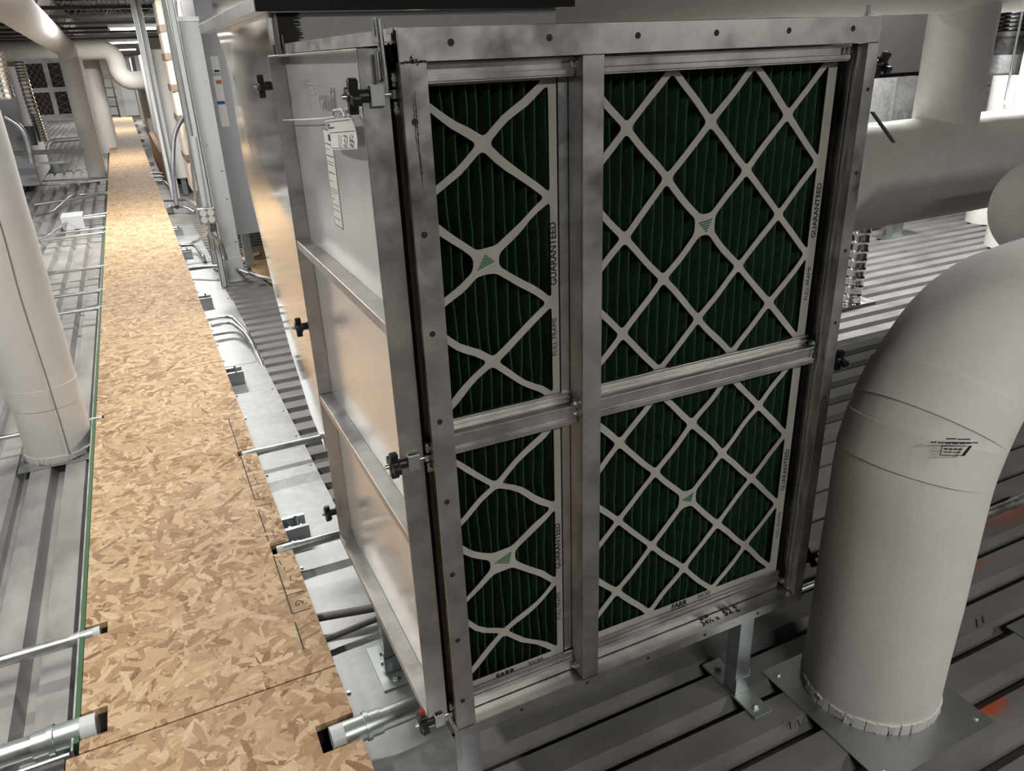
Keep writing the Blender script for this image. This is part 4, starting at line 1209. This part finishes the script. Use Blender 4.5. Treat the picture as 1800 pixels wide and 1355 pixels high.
mb = MB(); mb.bar(W(22, 270, Y=11.9), W(148, 264, Y=11.9), .055, .055); tag(mb.build('dark_pipe', 'dark_steel'), 'dark horizontal pipe crossing behind the far elbow pipe', 'pipe')
mb = MB(); mb.tube(fillet([W(8, 205, Y=11.5), W(40, 225, Y=11.5), W(52, 262, Y=11.5), W(56, 287, Y=11.5)], .4), .035, 12); tag(mb.build('curved_pipe', 'strut_steel'), 'curved grey pipe in front of the grey left unit', 'pipe')
mb = MB(); mb.tube(fillet([W(140, 244, Y=12.6), W(88, 248, Y=12.6), W(85, 266, Y=12.6)], .2), .03, 10); tag(mb.build('bent_tube', 'conduit_steel'), 'pale bent tube looping above the dark horizontal pipe', 'pipe')
mb = MB(); mb.bar(W(62, 288, Y=12), W(120, 284, Y=12), .03, .03); tag(mb.build('rail_bar', 'strut_steel'), 'thin horizontal bar on the deck under the dark pipe', 'bar')
mb = MB(); mb.tube([W(50, 222, Y=12.1), W(58, 255, Y=12.1)], .06, 14); tag(mb.build('black_sleeve', 'cable'), 'black upright sleeve at the foot of the thin silver duct', 'sleeve')

# ------------------------------------------------------------------ joists, lamps, ladder
for i, y in enumerate((8.9, 11.1, 13.3, 15.5, 17.7, 19.9, 22.1, 24.3, 26.5)):
    labs = ('nearest', 'second', 'third', 'fourth', 'fifth', 'sixth', 'seventh', 'eighth', 'farthest')
    t = thing('bar_joist', labs[i] + ' dark open web joist crossing above the walkway', 'joist', (0, y, 2.3), 'open web roof joists')
    mb = MB(); mb.box(-7, 8, y - .06, y - .012, 2.30, 2.345); mb.box(-7, 8, y + .012, y + .06, 2.30, 2.345); mb.build('bottom_chord', 'dark', t)
    mb = MB(); mb.box(-7, 8, y - .06, y + .06, 2.98, 3.04); mb.build('top_chord', 'dark', t)
    mb = MB(); x = -6.8; k = 0
    while x < 7.6:
        mb.bar((x, y, 2.345 if k % 2 else 2.98), (x + .4, y, 2.98 if k % 2 else 2.345), .022, .022); x += .4; k += 1
    mb.build('web_bar', 'strut_steel', t, smooth=False)
def lamp(x, y, z, L, label, power, axis='x', colr=(1, .95, .84), size=.12, hid=False):
    t = thing('strip_lamp', label, 'lamp', (x, y, z), 'fluorescent strip lamps')
    dx, dy = (L / 2, .07) if axis == 'x' else (.07, L / 2)
    mb = MB(); mb.box(x - dx, x + dx, y - dy, y + dy, z + .03, z + .085); mb.build('housing', 'white', t, bevel=.004)
    for s in (-1, 1):
        mb = MB()
        if axis == 'x': mb.cyl((x - dx + .03, y + s * .035, z + .012), (x + dx - .03, y + s * .035, z + .012), .0145, n=12)
        else: mb.cyl((x + s * .035, y - dy + .03, z + .012), (x + s * .035, y + dy - .03, z + .012), .0145, n=12)
        mb.build('tube', 'lamp', t)
    mb = MB()
    for p in ((-.6, 0), (.6, 0)):
        qx, qy = (x + p[0] * dx, y) if axis == 'x' else (x, y + p[0] * dy)
        mb.cyl((qx, qy, z + .085), (qx, qy, 3.04), .004, n=6)
    mb.build('hanger', 'dark_steel', t)
    ld = bpy.data.lights.new('strip_light', 'AREA'); ld.shape = 'RECTANGLE'
    ld.size, ld.size_y = (L, size) if axis == 'x' else (size, L)
    ld.energy = power; ld.color = colr; ld.spread = R(175)
    lo = bpy.data.objects.new('strip_light', ld); col.objects.link(lo)
    lo.parent = t; lo.location = (0, 0, -.012)
    return t
WARM = (1, .97, .93)
lamp(-.05, 8.3, 2.30, 1.2, 'strip lamp above the bright patch of walkway, out of the top of the photo', 125, 'x', WARM)
lamp(.42, 15.2, 2.10, .75, 'nearest visible glowing strip lamp over the walkway', 110, 'x', WARM)
lamp(.40, 22.6, 2.08, .85, 'second visible glowing strip lamp over the walkway', 120, 'x', WARM)
lamp(.15, 28.0, 2.02, 1.2, 'farthest glowing strip lamp before the end wall', 120, 'x', WARM)
lamp(.12, 4.4, 2.45, 1.2, 'strip lamp overhead just in front of the grey column', 50, 'x', WARM)
lamp(-1.2, 1.9, 2.25, 1.2, 'strip lamp overhead left of the filter housing', 38, 'y', WARM)
lamp(.7, -1.7, 2.7, 1.2, 'strip lamp over the walkway behind the camera', 58, 'x', WARM)
lamp(4.9, 3.6, 2.9, 1.2, 'strip lamp over the bright deck on the right', 210, 'x', (1, .985, .96))
lamp(3.4, -1.9, 2.2, 1.2, 'strip lamp behind the camera to the right', 62, 'y', WARM)
lamp(-4.0, 8.0, 2.7, 1.2, 'added unseen strip lamp at far left, brightening the door reflection', 150, 'x', (1, .985, .96))  # added to brighten the left side mirrored in the door

t = thing('steel_ladder', 'dark ladder against the white end wall past the last board', 'ladder', (W(195, 205, Y=28.9)))
mb = MB(); Yl = 28.95
a, b, c, d = W(176, 104, Y=Yl), W(191, 206, Y=Yl), W(198, 150, Y=Yl), W(211, 206, Y=Yl)
c2 = c + (c - d).normalized() * (a - b).length * .45
mb.bar(a, b, .06, .05); mb.bar(c2, d, .09, .05); mb.build('stile', 'dark_duct', t, smooth=False)
mb = MB()
for k in range(7):
    f = k / 6.2
    p, q = b.lerp(a, f), d.lerp(d + (a - b), f)
    mb.bar(p + Vector((0, -.005, .05)), q + Vector((0, -.005, .05)), .04, .04)
mb.build('rung', 'dark_duct', t, smooth=False)
mb = MB(); a, b = W(214, 165, Y=30.9), W(232, 206, Y=30.9); mb.box(a.x, a.x + .9, 30.93, 30.985, .0, 1.9)
tag(mb.build('door_1', 'pale_paint', bevel=.01), kind='structure')

# ------------------------------------------------------------------ world and view
w_ = bpy.data.worlds.new('world'); scene.world = w_; w_.use_nodes = True
w_.node_tree.nodes['Background'].inputs[0].default_value = (.9, .92, 1, 1)
w_.node_tree.nodes['Background'].inputs[1].default_value = .03
vs_ = scene.view_settings
vs_.view_transform = 'Standard'; vs_.look = 'None'; vs_.gamma = 1; vs_.use_curve_mapping = False
vs_.exposure = 0.0
scene.cycles.use_denoising = True
scene.cycles.max_bounces = 8
scene.cycles.diffuse_bounces = 4
scene.cycles.glossy_bounces = 4
scene.cycles.caustics_reflective = False
scene.cycles.sample_clamp_indirect = 6
